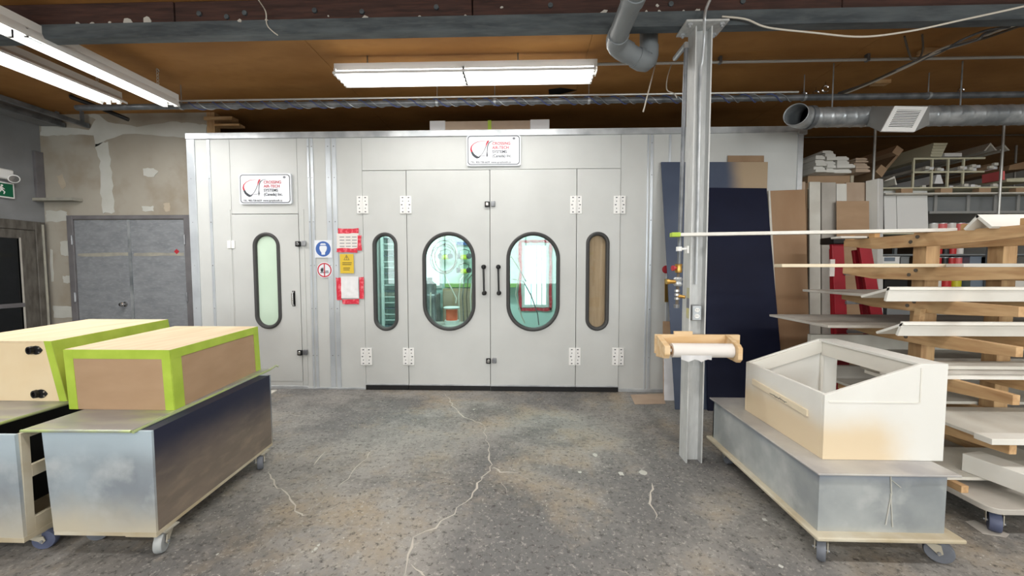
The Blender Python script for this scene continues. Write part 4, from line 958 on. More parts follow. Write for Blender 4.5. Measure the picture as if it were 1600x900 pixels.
MB().ext([(xr-.01, 2.774, zb_), (xr-.01, 2.62, zb_-.005), (xr-.01, 2.595, zb_+.02), (xr-.01, 2.595, zt_-.06), (xr-.01, 2.62, zt_-.04), (xr-.01, 2.774, zt_-.0)], (.03, 0, 0)).build('end_cheek', 'pine_pale', t, .003)
zr_ = AY(1100, 548, 2.66).z
MB().cyl((x0+.043, 2.67, zr_), (xr-.01, 2.67, zr_), .012, 10).build('dowel', 'white', t)
r = thing('paper_roll', ((x0+xr)/2, 2.67, zr_-.05), 'roll of white masking paper on pine bracket', 'paper roll')
xa, xb = AY(1050, 548, 2.66).x, xr-.014
MB().lathe([(.030, 0), (.048, 0), (.048, xb-xa), (.030, xb-xa)], (xa, 2.67, zr_), (1, 0, 0), 28).build('paper', 'paper', r)
MB().lathe([(.026, 0), (.030, 0), (.030, xb-xa+.004), (.026, xb-xa+.004)], (xa-.002, 2.67, zr_), (1, 0, 0), 24).build('core', 'kraft', r)
g = []
for i in range(10):
    f = i/9; g.append((xa+.05+(xb-xa-.2)*f, f))
vs = [];
for x, f in g: vs += [(x, 2.63, zr_-.026), (x+.005, 2.64+random.uniform(-.01, .01), zr_-.052-.018*math.sin(f*PI*2.2)**2-random.uniform(0, .006))]
MB().add(vs, [(2*i, 2*i+1, 2*i+3, 2*i+2) for i in range(9)]).build('torn_edge', 'plastic', r)
# ------------------------------------------------------------------ casters and carts
def caster(par, x, y, ztop, rad, ang, wm='wheel', width=.034):
    """swivel caster as a part: fork and plate, with wheel and hub sub-parts"""
    ca, sa = math.cos(ang), math.sin(ang); ax = Vector((-sa, ca, 0)); fw_ = Vector((ca, sa, 0)); c = Vector((x, y, rad))+fw_*.03
    mb = MB(); mb.box(x-.045, x+.045, y-.04, y+.04, ztop-.006, ztop)
    mb.lathe([(0, 0), (.03, 0), (.03, .022), (0, .022)], (x, y, ztop-.028), n=14)
    for s in (-1, 1):
        o = ax*s*(width/2+.006)
        mb.ext([Vector((x, y, ztop-.026))+fw_*-.03+o, Vector((x, y, ztop-.026))+fw_*.035+o, c+fw_*.014+o, c-Vector((0, 0, .014))+o, c-fw_*.014+o], ax*s*.004)
    f = mb.build('caster', 'cart_metal_r', par)
    MB().lathe([(rad*.55, -width/2), (rad*.93, -width/2), (rad, -width/4), (rad, width/4), (rad*.93, width/2), (rad*.55, width/2)], c, ax, 26).build('wheel', wm, f)
    MB().lathe([(0, -width/2+.004), (rad*.5, -width/2+.002), (rad*.56, -width/2+.006), (rad*.56, width/2-.006), (rad*.5, width/2-.002), (0, width/2-.004)], c, ax, 20).build('hub', 'wheel_pale', f)
    MB().cyl(c-ax*(width/2+.016), c+ax*(width/2+.016), .007, 8).build('axle', 'steel', f)
    return f
# --- cart with taped cardboard box
def L2(u, v, z=0):   # cart frame: u across (from front-left corner), v into depth
    th = .055
    return Vector((-2.303, 1.774, 0))+Vector((math.cos(th*.2), math.sin(th*.2), 0))*u+Vector((-.07, 1, 0))*v+Vector((0, 0, z))
W_, D_, Z0, Z1 = .512, .985, .13, .635
t = thing('rolling_cart', L2(W_/2, D_/2), 'oversprayed metal faced rolling cart carrying cardboard clad box', 'cart')
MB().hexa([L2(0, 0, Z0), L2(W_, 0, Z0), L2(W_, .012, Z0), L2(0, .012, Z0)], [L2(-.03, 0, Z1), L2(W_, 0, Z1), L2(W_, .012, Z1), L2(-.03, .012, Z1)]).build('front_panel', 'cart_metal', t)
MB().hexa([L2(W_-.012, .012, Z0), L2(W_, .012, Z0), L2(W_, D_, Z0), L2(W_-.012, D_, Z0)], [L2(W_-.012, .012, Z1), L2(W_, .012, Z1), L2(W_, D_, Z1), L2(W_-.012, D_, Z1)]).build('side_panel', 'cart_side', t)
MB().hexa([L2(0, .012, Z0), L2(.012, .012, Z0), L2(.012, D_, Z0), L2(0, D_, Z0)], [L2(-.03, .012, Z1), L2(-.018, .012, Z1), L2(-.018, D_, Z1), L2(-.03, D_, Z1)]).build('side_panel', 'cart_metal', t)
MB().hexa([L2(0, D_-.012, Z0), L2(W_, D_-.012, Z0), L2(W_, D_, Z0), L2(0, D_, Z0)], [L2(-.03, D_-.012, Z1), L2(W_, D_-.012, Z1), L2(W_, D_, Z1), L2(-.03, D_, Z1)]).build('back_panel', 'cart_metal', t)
MB().hexa([L2(.0, .0, Z0-.02), L2(W_, .0, Z0-.02), L2(W_, D_, Z0-.02), L2(0, D_, Z0-.02)], [L2(0, 0, Z0), L2(W_, 0, Z0), L2(W_, D_, Z0), L2(0, D_, Z0)]).build('bottom_board', 'wood_rim', t, .002)
MB().hexa([L2(.36, -.002, Z0-.022), L2(W_+.002, -.002, Z0-.022), L2(W_+.002, .1, Z0-.022), L2(.36, .1, Z0-.022)], [L2(.36, -.002, Z0-.0), L2(W_+.002, -.002, Z0), L2(W_+.002, .1, Z0), L2(.36, .1, Z0)]).build('skid', 'wood_rim', t)
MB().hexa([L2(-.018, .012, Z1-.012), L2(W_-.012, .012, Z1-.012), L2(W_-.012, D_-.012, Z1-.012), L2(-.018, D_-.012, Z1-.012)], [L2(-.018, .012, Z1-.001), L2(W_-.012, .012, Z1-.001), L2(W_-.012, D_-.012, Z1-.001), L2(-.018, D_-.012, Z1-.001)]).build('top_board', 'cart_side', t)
# top sheet with curled far edge
a0 = AZ(34, 671, Z1+.012); a1 = AZ(206, 672, Z1+.012); a2 = AZ(420, 576, Z1+.012); a3 = Vector((a0.x-.02, a2.y, Z1+.012))
MB().ext([a0, a1, a2, a3], (0, 0, -.012)).build('top_sheet', 'sheet_top', t, .003)
MB().tube([a1+Vector((.006, 0, -.010)), a2+Vector((.006, 0, -.010)), a2+Vector((.03, .04, .014)), a2+Vector((.045, .05, .004))], .008, 8).build('curled_edge', 'lip', t)
MB().tube([a0+Vector((0, -.003, -.006)), a1+Vector((0, -.003, -.006))], .007, 8).build('front_edge', 'lip', t)
for (px, py), an, wm in zip(((253,862),(122,850),(413,733)), (-1.2, .35, -1.0), ('wheel_pale', 'wheel', 'wheel')):
    c = AZ(px, py, 0); rad = .05
    x, y = c.x, c.y
    x = min(max(x, L2(0, 0).x+.05), L2(W_, y-1.774).x-.03); caster(t, x, y+.03, Z0-.02, rad, an, wm)
caster(t, L2(.05, 0).x, L2(0, D_-.1).y, Z0-.02, .05, .4)
# cardboard clad box on it
zb = Z1+.0125
f0, f1 = AZ(106, 640, zb), AZ(275, 640, zb)
f0.y = f1.y = (f0.y+f1.y)/2
zt_ = AY(265, 547, f1.y).z; f2 = AZ(402, 510, zt_); r2 = Vector((f2.x, f2.y, 0)); l2 = AZ(270, 510, zt_)
lean = -.018
t = thing('clad_box', ((f0.x+f1.x)/2, f0.y, zb), 'plywood topped box clad in brown cardboard with lime tape', 'box')
bl, br = Vector((f0.x, f0.y, zb)), Vector((f1.x, f1.y, zb)); bbr = Vector((f2.x+.012, f2.y, zb)); bbl = Vector((l2.x+.012, f2.y, zb))
tl, tr = AY(99, 547, f0.y), AY(265, 548, f0.y); tl.z = tr.z = zt_; ttr = Vector((f2.x, f2.y, zt_)); ttl = Vector((l2.x, f2.y, zt_))
MB().hexa([bl, br, bbr, bbl], [tl-Vector((0, 0, .012)), tr-Vector((0, 0, .012)), ttr-Vector((0, 0, .012)), ttl-Vector((0, 0, .012))]).build('cardboard_body', 'kraft', t)
up = Vector((0, 0, .012))
MB().hexa([tl-up, tr-up, ttr-up, ttl-up], [tl, tr, ttr, ttl]).build('plywood_top', 'ply', t, .001)
TN = [0]
def tape(par, p, q, w0, nrm, mat='tape_green', inset=0):   # tape band along an edge p-q, width direction w0
    nrm = Vector(nrm).normalized(); w0 = Vector(w0); TN[0] += 1; e = .0006+.0005*(TN[0] % 7)
    MB().ext([p+nrm*.0002, q+nrm*.0002, q+w0+nrm*.0002, p+w0+nrm*.0002], nrm*e).build('tape_band', mat, par)
nf = Vector((0, -1, 0)); nr = (ttr-tr).cross(br-tr).normalized(); nr = nr if nr.x > 0 else -nr
w1 = .05
tape(t, tl, tr, (0, 0, -w1), nf); tape(t, tl, bl, (w1, 0, 0), nf); tape(t, tr, br, (-w1*.95, 0, 0), nf); 
dr = (ttr-tr).normalized()
tape(t, tr, br, dr*.075, nr); tape(t, tr, ttr, (br-tr).normalized()*.05, nr); tape(t, ttr, bbr, -dr*.06, nr)
# --- left cart with ply box
def L1(u, v, z=0): return Vector((-2.40+.0, 1.80, 0))+Vector((-u, 0, 0))+Vector((-.03, 1, 0))*v+Vector((0, 0, z))
D_ = 1.25; W_ = .75
t = thing('rolling_cart', L1(W_/2, D_/2), 'open sided rolling cart carrying the plywood box with sockets', 'cart')
bz = .125
c0 = AZ(37, 841, bz); 
def Lc(u, v, z): return Vector((c0.x-u-.09*v, c0.y+v, z))
tp = AY(22, 675, c0.y); sh = tp.x-c0.x
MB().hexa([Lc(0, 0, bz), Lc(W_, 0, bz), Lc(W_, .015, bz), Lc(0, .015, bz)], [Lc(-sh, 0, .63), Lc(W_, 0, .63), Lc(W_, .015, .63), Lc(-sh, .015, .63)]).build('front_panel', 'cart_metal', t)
MB().hexa([Lc(.0, -.0, bz-.025), Lc(W_, -.0, bz-.025), Lc(W_, D_, bz-.025), Lc(0, D_, bz-.025)], [Lc(0, 0, bz), Lc(W_, 0, bz), Lc(W_, D_, bz), Lc(0, D_, bz)]).build('bottom_board', 'wood_rim', t, .002)
for z0, z1 in ((bz, .20), (.40, .46), (.60, .63)): MB().hexa([Lc(.0, .05, z0), Lc(.02, .05, z0), Lc(.02, D_, z0), Lc(.0, D_, z0)], [Lc(.0, .05, z1), Lc(.02, .05, z1), Lc(.02, D_, z1), Lc(.0, D_, z1)]).build('side_rail', 'wood_rim', t, .002)
for v in (.015, .6, D_-.05): MB().hexa([Lc(.0, v, bz), Lc(.02, v, bz), Lc(.02, v+.035, bz), Lc(.0, v+.035, bz)], [Lc(.0, v, .63), Lc(.02, v, .63), Lc(.02, v+.035, .63), Lc(.0, v+.035, .63)]).build('side_stile', 'wood_rim', t)
MB().hexa([Lc(.3, .06, bz), Lc(W_, .06, bz), Lc(W_, D_, bz), Lc(.3, D_, bz)], [Lc(.3, .06, .62), Lc(W_, .06, .62), Lc(W_, D_, .62), Lc(.3, D_, .62)]).build('dark_infill', 'black', t)  # black block makes the cart side openings look dark inside
s0 = AZ(-40, 672, .655); s1 = AZ(0, 659, .655); s2 = AZ(106, 628, .655); 
dd = (s2-s1).normalized(); s0 = s1-dd*.12; s3 = s2+dd*.85
MB().ext([s0, s3, s3+Vector((-.75, 0, 0)), s0+Vector((-.75, 0, 0))], (0, 0, -.016)).build('top_sheet', 'sheet_top', t, .003)
MB().tube([s0+Vector((.002, 0, -.008)), s3+Vector((.002, 0, -.008))], .008, 6).build('curled_edge', 'lip', t)
c = AZ(62, 864, 0); caster(t, c.x-.04, c.y+.03, bz-.025, .05, .3, 'wheel_blue'); caster(t, Lc(.65, 0, 0).x, c.y+.03, bz-.025, .05, .3, 'wheel_blue')
caster(t, Lc(.1, 1.1, 0).x, Lc(0, 1.1, 0).y, bz-.025, .05, .3, 'wheel_blue'); caster(t, Lc(.65, 1.1, 0).x, Lc(0, 1.1, 0).y, bz-.025, .05, .3, 'wheel_blue')
zb = .656
f1 = AZ(105, 627, zb); zt_ = AY(80, 533, f1.y).z; r2 = AZ(262, 499, zt_); l2 = AZ(135, 499, zt_)
tr = AY(80, 533, f1.y); tl = tr+Vector((-.62, 0, 0)); bl = f1+Vector((-.60, 0, 0)); bbr = Vector((r2.x+.06, r2.y, zb)); bbl = Vector((l2.x, r2.y, zb)); l2 = Vector((l2.x, r2.y, zt_))
t = thing('plywood_box', ((f1.x+bl.x)/2, f1.y, zb), 'pale plywood box edged with lime tape with black sockets', 'box')
MB().hexa([bl, f1, bbr, bbl], [tl-up, tr-up, r2-up, l2-up]).build('box_body', 'ply_face', t)
MB().hexa([tl-up, tr-up, r2-up, l2-up], [tl, tr, r2, l2]).build('plywood_top', 'ply', t, .001)
nr = (r2-tr).cross(f1-tr).normalized(); nr = nr if nr.x > 0 else -nr; dr = (r2-tr).normalized()
tape(t, tr, f1, (-.045, 0, 0), nf)
MB().ext([tr+nr*.001, r2+nr*.001, r2+(bbr-r2)*.30+nr*.001, tr+(f1-tr)*.30+nr*.001], nr*.0012).build('tape_band', 'tape_green', t)
MB().ext([tr+(f1-tr)*.30+nr*.001, tr+(f1-tr)*.30+dr*.3+nr*.001, f1+dr*.3+nr*.001, f1+nr*.001], nr*.0012).build('tape_band', 'tape_green', t)
for px, py, rt in ((54,547,.05), (62,615,-.5)):
    c = AY(px, py, f1.y)
    o = MB().ext([(c.x+.032*math.cos(k*PI/6)*(1 if k % 6 else 1.2)+.012, f1.y, c.z+.026*math.sin(k*PI/6)) for k in range(12)], (0, -.006, 0)).build('socket_flange', 'black', t, .002)
    MB().lathe([(.012, 0), (.024, 0), (.022, .014), (.013, .014), (.012, .006)], (c.x-.012, f1.y-.005, c.z), (-.15, -1, 0), 18).build('socket_tube', 'black_gloss', o)
    MB().lathe([(0, 0), (.005, 0), (.005, .002), (0, .002)], (c.x+.034, f1.y-.006, c.z+.012), (0, -1, 0), 8).lathe([(0, 0), (.005, 0), (.005, .002), (0, .002)], (c.x+.034, f1.y-.006, c.z-.012), (0, -1, 0), 8).build('screw', 'chrome', o)
# --- right cart with white hood
zb, zt_ = .14, .425
q0 = AZ(1283, 838, zb); q1 = AZ(1462, 836, zb); qb = AZ(1122, 686, zb); yk = 2.94
t = thing('rolling_cart', ((q0.x+q1.x)/2, 2.4, 0), 'sheet metal rolling cart with flanged top carrying the white hood', 'cart')
x0, x1, y0, y1 = 1.425, 2.02, 1.875, 2.93
MB().box(x0-.035, x1+.055, y0-.05, y1+.03, zb-.02, zb).build('base_board', 'wood_rim', t, .006)
MB().box(x0, x1, y0, y0+.012, zb, zt_).build('front_panel', 'cart_metal_r', t)
MB().box(x0, x0+.012, y0+.012, y1, zb, zt_).build('side_panel', 'cart_metal_r', t)
MB().box(x1-.012, x1, y0+.012, y1, zb, zt_).build('side_panel', 'cart_metal_r', t)
MB().box(x0, x1, y1-.012, y1, zb, zt_).build('back_panel', 'cart_metal_r', t)
MB().box(x0-.018, x1+.05, y0-.018, y1+.03, zt_, zt_+.010).build('top_sheet', 'sheet_top_r', t, .003)
mb = MB(); xs_ = x0+.33
mb.tube([(xs_, y0-.003, zt_-.005), (xs_+.008, y0-.003, zt_-.09), (xs_-.012, y0-.003, zb+.04)], .003, 5).tube([(xs_+.004, y0-.003, zt_-.09), (xs_+.02, y0-.003, zb+.03)], .003, 5)
mb.tube([(xs_, y0-.003, zt_-.02), (xs_+.05, y0-.003, zt_-.06)], .002, 5).build('glue_drip', 'plaster', t)
for px, py, an, wm in ((1287,873,-2.2,'wheel'), (1458,877,-.7,'wheel'), (1136,723,-1.6,'wheel')):
    c = AZ(px, py, 0); caster(t, min(max(c.x, x0+.02), x1-.02), c.y+.02, zb-.02, .055, an, wm)
caster(t, x1-.06, y1-.1, zb-.02, .055, -.6)
# hood
zb = zt_+.0105
hx0, hx1, hy0, hy1 = AZ(1285, 718, zb).x, AZ(1470, 719, zb).x, AZ(1285, 718, zb).y, AZ(1165, 640, zb).y
zl = AY(1285, 614, hy0).z; zlb = AY(1165, 568, hy1).z; zl = (zl+zlb)/2; zr = AY(1477, 569, hy0).z; xm = AY(1440, 600, hy0).x
t = thing('range_hood', ((hx0+hx1)/2, (hy0+hy1)/2, zb), 'white primed wooden hood shell with sloping open top', 'hood')
tk = .018
prof = lambda y: [(hx0, y, zb), (hx1, y, zb), (hx1, y, zr), (xm, y, zr), (hx0, y, zl)]
MB().ext(prof(hy0), (0, tk, 0)).build('front_panel', 'hood', t, .002)
MB().ext(prof(hy1-tk), (0, tk, 0)).build('back_panel', 'hood', t, .002)
MB().box(hx0, hx0+tk, hy0+tk, hy1-tk, zb, zl+.004).build('side_panel', 'hood', t, .002)
MB().box(xm, hx1, hy0+tk, hy1-tk, zr-.016, zr).build('top_panel', 'hood', t, .002)
zw = zr-.105
MB().box(xm+.01, xm+.01+tk, hy0+tk, hy1-tk, zw, zr-.016).build('upper_rail', 'hood_in', t, .002)
MB().box(xm+.01, xm+.01+tk, hy1-tk-.014, hy1-tk, zb, zw).build('rear_stile', 'hood_in', t, .002)
MB().box(xm+.01, xm+.01+tk, hy0+tk, hy0+tk+.05, zb, zw).build('front_stile', 'hood_in', t, .002)
# back wall inner frame along slope
sl = (zr-zl)/(xm-hx0)
MB().ext([(hx0+tk, hy1-tk, zl+sl*tk-.004), (xm+.01, hy1-tk, zr-.006), (xm+.01, hy1-tk, zr-.09), (hx0+tk, hy1-tk, zl+sl*tk-.088+.0)], (0, -.016, 0)).build('slope_rail', 'hood_in', t, .002)
# raised edge beads of front panel
zq = AY(1360, 628, hy0).z
MB().box(hx0+.02, xm-.005, hy0-.003, hy0, zq-.005, zq+.001).build('panel_bead', 'primer_white', t); MB().box(xm-.008, xm-.002, hy0-.003, hy0, zq, zr-.02).build('panel_bead', 'primer_white', t)
p = AX(1177, 600, hx0); q = AX(1263, 651, hx0)
b = MB().slab([(hx0, p.y, p.z), (hx0, q.y, q.z), (hx0, q.y, q.z+.036), (hx0, p.y, p.z+.036)], .010, (-1, 0, 0)).build('batten', 'cream', t, .001)
mb = MB(); random.seed(3)
for k in range(9):
    f = .38+k*.034; c = p.lerp(q, f); mb.tube([(hx0-.0112, c.y, c.z+.010), (hx0-.0112, c.y-.010, c.z+.006+random.uniform(0, .012)), (hx0-.0112, c.y-.018, c.z+.008+random.uniform(-.004, .008))], .0016, 4)
mb.build('pencil_scrawl', 'ink', b)
random.seed(11)
# ------------------------------------------------------------------ sheets leaning on the booth
def leaner(name, tl, tr, bl, br, t_, mat, label, cat='panel', bevel=.002):
    o = MB().slab([bl, br, tr, tl], t_).build(name, mat, None, bevel); return tag(o, label, cat)
leaner('leaning_board', AY(1137, 243, 4.425), AY(1194, 243, 4.425), Vector((AY(1137, 243, 4.425).x, 4.33, 0)), Vector((AY(1194, 243, 4.425).x, 4.33, 0)), .004, 'kraft_dark', 'tallest brown board behind the oversprayed slate panel', 'board')
leaner('leaning_sheet', AY(1033, 253, 4.40), AY(1200, 253, 4.40), AZ(1055, 640, 0), AZ(1188, 640, 0), .012, 'slate', 'slate blue panel with tan corner leaning on the booth')
leaner('leaning_sheet', AY(1100, 293, 4.31), AY(1198, 294, 4.31), AZ(1106, 642, 0), AZ(1228, 644, 0), .02, 'navy', 'dark navy panel leaning on booth beside the column')
TL, TR = AY(1203, 298, 4.34), AY(1258, 296, 4.34)
t = thing('leaning_sheet', (TL.x, 4.2, 0), 'brown hardboard sheet with pale edge leaning at booth end', 'panel')
BL, BR = Vector((AY(1221, 620, 4.1).x, 4.1, 0)), Vector((AY(1268, 620, 4.1).x, 4.1, 0))
MB().slab([BL, BR, TR, TL], .016).build('sheet', 'hardboard', t, .001)
MB().slab([BL+Vector((-.05, -.004, 0)), BL+Vector((.002, -.004, 0)), TL+Vector((.002, -.004, 0)), TL+Vector((-.018, -.004, 0))], .02).build('edge_strip', 'primer_white2', t, .002)
t = thing('wrapped_board', AZ(1043, 625, 0), 'narrow brown board in clear plastic leaning on booth', 'board')
a0, a1 = AY(1036, 502, 4.41), AY(1050, 502, 4.41); b0, b1 = AZ(1037, 625, 0), AZ(1060, 625, 0)
MB().slab([b0, b1, a1, a0], .012).build('board', 'kraft', t)
m0, m1 = b0.lerp(a0, .58), b1.lerp(a1, .58); mb = MB(); n = 14; vs = []
for i in range(n+1):
    f = i/n
    for k in range(5): p = b0.lerp(m0, f).lerp(b1.lerp(m1, f), k/4); vs.append(p+Vector((0, -.006-random.uniform(0, .014), 0)))
mb.add(vs, [(i*5+k, i*5+k+1, (i+1)*5+k+1, (i+1)*5+k) for i in range(n) for k in range(4)]).build('plastic_wrap', 'plastic', t)
tag(MB().slab([AY(1039, 472, 4.414), AY(1044, 472, 4.414), AY(1043, 436, 4.414), AY(1039, 436, 4.414)], .012).build('paint_stick', 'brass', None), 'small yellow strip stuck on booth wall behind slate panel', 'strip')
c = AY(1041, 421, 4.43); tag(MB().lathe([(0, 0), (.045, 0), (.045, .008), (.035, .012), (0, .012)], (c.x, 4.435, c.z), (0, -1, 0), 20).build('round_knob', 'knob_red'), 'red round knob on booth wall behind slate panel', 'knob')
tag(MB().ext([AZ(x, y, .001) for x, y in ((985,617),(1036,615),(1040,631),(992,632))], (0, 0, .003)).build('cardboard_sheet', 'kraft_grey'), 'flat cardboard sheet on floor at the booth foot', 'cardboard')
tag(MB().ext([AZ(x, y, .001) for x, y in ((404,612),(433,611),(420,619),(400,622))], (0, 0, .012)).build('pale_board', 'primer_white2'), 'pale board end on floor behind the left cart', 'board')
tag(MB().ext([AZ(x, y, .001) for x, y in ((1508,815),(1522,813),(1577,835),(1572,840),(1535,834))], (0, 0, .002)).build('paper_scrap', 'board_grey'), 'grey paper scrap on floor under the rack caster', 'paper')
# planks standing right of the booth
def plank(px0, px1, py, Yt, mat, label, cat='plank', th=.02, Yb=None, zb=0, py1=None):
    Yb = Yt-.13 if Yb is None else Yb
    a, b = AY(px0, py, Yt), AY(px1, py1 or py, Yt)
    return leaner('standing_'+cat, a, b, Vector((a.x, Yb, zb)), Vector((b.x, Yb, zb)), th, mat, label, cat)
plank(1253, 1258.5, 284, 4.60, 'kraft_grey', 'narrow mauve edged plank standing by the booth corner')
plank(1259, 1262, 286, 4.66, 'kraft_dark', 'thin dark plank standing by the booth corner')
plank(1265, 1282, 284, 4.62, 'primer_white2', 'pale plank with pinkish smudge standing beside booth')
plank(1284, 1306, 285, 4.62, 'board_grey', 'grainy greyish plank standing between pale plank and ladder')
plank(1307, 1323, 287, 4.70, 'primer_white', 'short white plank top showing above tan cardboard')
plank(1322, 1354, 285, 4.72, 'kraft_grey', 'mauve grey board standing behind the cardboard')
plank(1307, 1358, 314, 4.55, 'kraft', 'tan cardboard sheet standing behind the red ladder', 'sheet', .006)
t = thing('corner_board', (AY(1365, 280, 4.68).x, 4.6, 0), 'tall white folded corner board standing behind ladder', 'board')
a, b, c = AY(1353, 283, 4.70), AY(1373, 279, 4.60), AY(1380, 280, 4.74)
MB().slab([Vector((a.x, a.y-.12, 0)), Vector((b.x, b.y-.12, 0)), b, a], .012).build('front_leaf', 'primer_white', t)
MB().slab([Vector((b.x, b.y-.12, 0)), Vector((c.x, c.y-.12, 0)), c, b], .012).build('side_leaf', 'white', t)
# ------------------------------------------------------------------ red step ladder
t = thing('step_ladder', (AY(1330, 500, 3.8).x, 3.8, 0), 'red fibreglass step ladder with black top cap', 'ladder')
YT, YQ = 3.86, 3.74
def lp(px, py, Y): return AY(px, py, Y)
tlp, trp = lp(1307, 380, YT), lp(1349, 382, YT)
blp = Vector((lp(1322, 600, YQ).x+.0, YQ, 0)); k_ = (lp(1384, 545, YQ).x-trp.x)/(trp.z-lp(1384, 545, YQ).z); brp = Vector((trp.x+k_*trp.z, YQ, 0))
for a, b in ((tlp, blp), (trp, brp)): MB().bar(a, b, .11, .035, (0, 1, 0)).build('front_rail', 'red', t, .004)
MB().box(tlp.x-.07, trp.x+.07, YT-.06, YT+.12, tlp.z-.01, tlp.z+.055).build('top_cap', 'black', t, .008)
for a, b, dx in ((tlp, blp, .02), (trp, brp, -.02)): MB().bar(a+Vector((dx, .07, -.05)), b+Vector((dx, .13, 0)), .05, .03, (0, 1, 0)).build('rear_rail', 'red', t, .003)
for k in range(1, 6):
    f = k/6; l, r = tlp.lerp(blp, f), trp.lerp(brp, f)
    MB().box(l.x+.04, r.x-.04, l.y-.04, l.y+.05, l.z-.03, l.z).build('step', 'steel', t, .003)
    if k in (2, 4): MB().bar(l+Vector((.06, .12, -.02)), r+Vector((-.06, .12, -.02)), .012, .03).build('brace', 'galv', t)
q0, q1 = AY(1304, 405, YT-.09), AY(1310, 432, YT-.09)
f0 = (tlp.z-q0.z)/tlp.z; yb_ = tlp.lerp(blp, f0).y-.0195
MB().box(q0.x, q1.x, yb_-.012, yb_, q1.z, q0.z).build('label_sticker', 'paper', t)
# ------------------------------------------------------------------ drying rack
X1, X2 = 2.65, 3.14; XA = X1-.04
AZS = [AX(1600, 351, XA).z, 1.42, AX(1600, 480, XA).z, AX(1600, 544, XA).z, AX(1593, 620, XA).z, AX(1590, 699, XA).z]
t = thing('drying_rack', (3.1, 2.8, 0), 'timber drying rack on casters with long cantilever arms', 'rack')
rb = []; RX = AZ(1541, 791, .155).x
for k in range(5): a = PI+k*PI/8; rb.append((RX+.06+.06*math.cos(a), 2.05+.06+.06*math.sin(a)))
MB().ext([(x, y, .125) for x, y in rb+[(3.95, 2.05), (3.95, 3.5), (RX, 3.5)]], (0, 0, .03)).build('base_board', 'board_grey', t, .003)
for X in (X1, X2): MB().box(X, X+.089, 2.66, 2.75, .155, AZS[0]+.03).build('post', 'pine_z', t, .003)
for X in (X1, X2):
    for k, za in enumerate(AZS):
        z1 = za
        hh = .085; yn = 2.0 if k < 2 else 2.13
        MB().ext([(X-.04, yn, z1), (X-.04, 3.28, z1), (X-.04, 3.28, z1-.05), (X-.04, 3.0, z1-hh), (X-.04, 2.5, z1-hh), (X-.04, yn, z1-.055)], (.038, 0, 0)).build('arm', 'pine_y', t, .002)
        if X == X1:
            for dy, dz in ((.0, -.02), (.045, -.05)): MB().lathe([(0, 0), (.012, 0), (.012, .006), (0, .008)], (X-.04, 2.68+dy, z1+dz), (-1, 0, 0), 8).build('bolt', 'cable_dark', t)
MB().ext([(X1-.076, 2.615, 1.01), (X1-.076, 2.655, 1.01), (X1-.076, 2.64, 1.15), (X1-.076, 2.60, 1.15)], (.034, 0, 0)).build('brace', 'pine_y', t)
MB().box(X1-.2, X1-.16, 2.2, 3.3, .155, .195).build('skid', 'pine_y', t, .002); MB().box(X2-.04, X2, 2.2, 3.3, .155, .195).build('skid', 'pine_y', t, .002)
for yy in (2.38, 2.1, 3.0, 3.22): MB().box(X1-.04, X1-.002, yy, yy+.05, AZS[0], AZS[0]+.035).build('stop_block', 'pine', t, .002)
c = AZ(1558, 829, 0); caster(t, c.x, c.y+.02, .125, .052, -2.3, 'wheel_blue', .045)
caster(t, 3.8, 2.15, .125, .052, -1.2, 'wheel_blue', .045); caster(t, 2.55, 3.38, .125, .052, -1.0, 'wheel_blue', .045); caster(t, 3.8, 3.38, .125, .052, -1.0, 'wheel_blue', .045)
# boards on rack
def rboard(name, mat, x0, x1, y0, y1, z0, z1, label, cat='board', bevel=.002):
    return tag(MB().box(x0, x1, y0, y1, z0, z1).build(name, mat, None, bevel), label, cat)
z_ = AZS
# 1 long batten with taped tip
tip = AY(1050, 367, 2.74); rt = AY(1490, 359.5, 2.62); 
t = thing('long_batten', tip, 'very long white batten jutting past the column with taped tip', 'batten')
MB().bar(tip, rt, .05, .022).build('batten', 'primer_white', t, .002)
e = tip+(rt-tip).normalized()*.05
MB().bar(tip+(tip-rt).normalized()*.008, e, .056, .03).build('green_tape', 'tape_green', t, .003)
rboard('short_strip', 'primer_white', AY(1306, 370, 3.1).x, 2.6, 3.05, 3.15, AZS[0]+.001, AZS[0]+.016, 'thin white strip across far end of the top arms', 'strip')
def angle_mould(xl, apex, front, back, label, xr=4.3, th=.016):   # apex/front/back = (y, z)
    t = thing('corner_moulding', (xl, front[0], front[1]), label, 'moulding')
    def leg(p, q, nm):
        d = Vector((0, q[0]-p[0], q[1]-p[1])).normalized(); n = Vector((0, -d.z, d.y)); 
        inn = Vector((0, (front[0]+back[0])/2-p[0], min(front[1], back[1])-p[1]))
        if n.dot(inn) < 0: n = -n
        P, Q = Vector((xl, *p)), Vector((xl, *q))
        MB().ext([P, Q, Q+n*th, P+n*th], (xr-xl, 0, 0)).build(nm, 'primer_white', t, .001)
    leg(apex, front, 'front_leg'); leg(apex, back, 'back_leg'); return t
xl = 2.56; zA = AZS[0]+.002
angle_mould(xl, (AX(1527, 335, xl).y, AX(1527, 335, xl).z+.0), (AX(1550, 354, xl).y, zA), (AX(1505, 358, xl).y, zA), 'white angle moulding like a small roof on the top arms')
# level 2
zz = z_[1]
rboard('cream_batten', 'cream', AY(1214, 413, 2.6).x, 4.2, 2.55, 2.63, zz+.001, zz+.022, 'cream batten lying on second arms below the longest batten', 'batten')
rboard('white_batten', 'primer_white', AY(1500, 413, 2.45).x, 4.2, 2.43, 2.53, zz+.001, zz+.022, 'white batten in front of cream batten on second arms', 'batten')
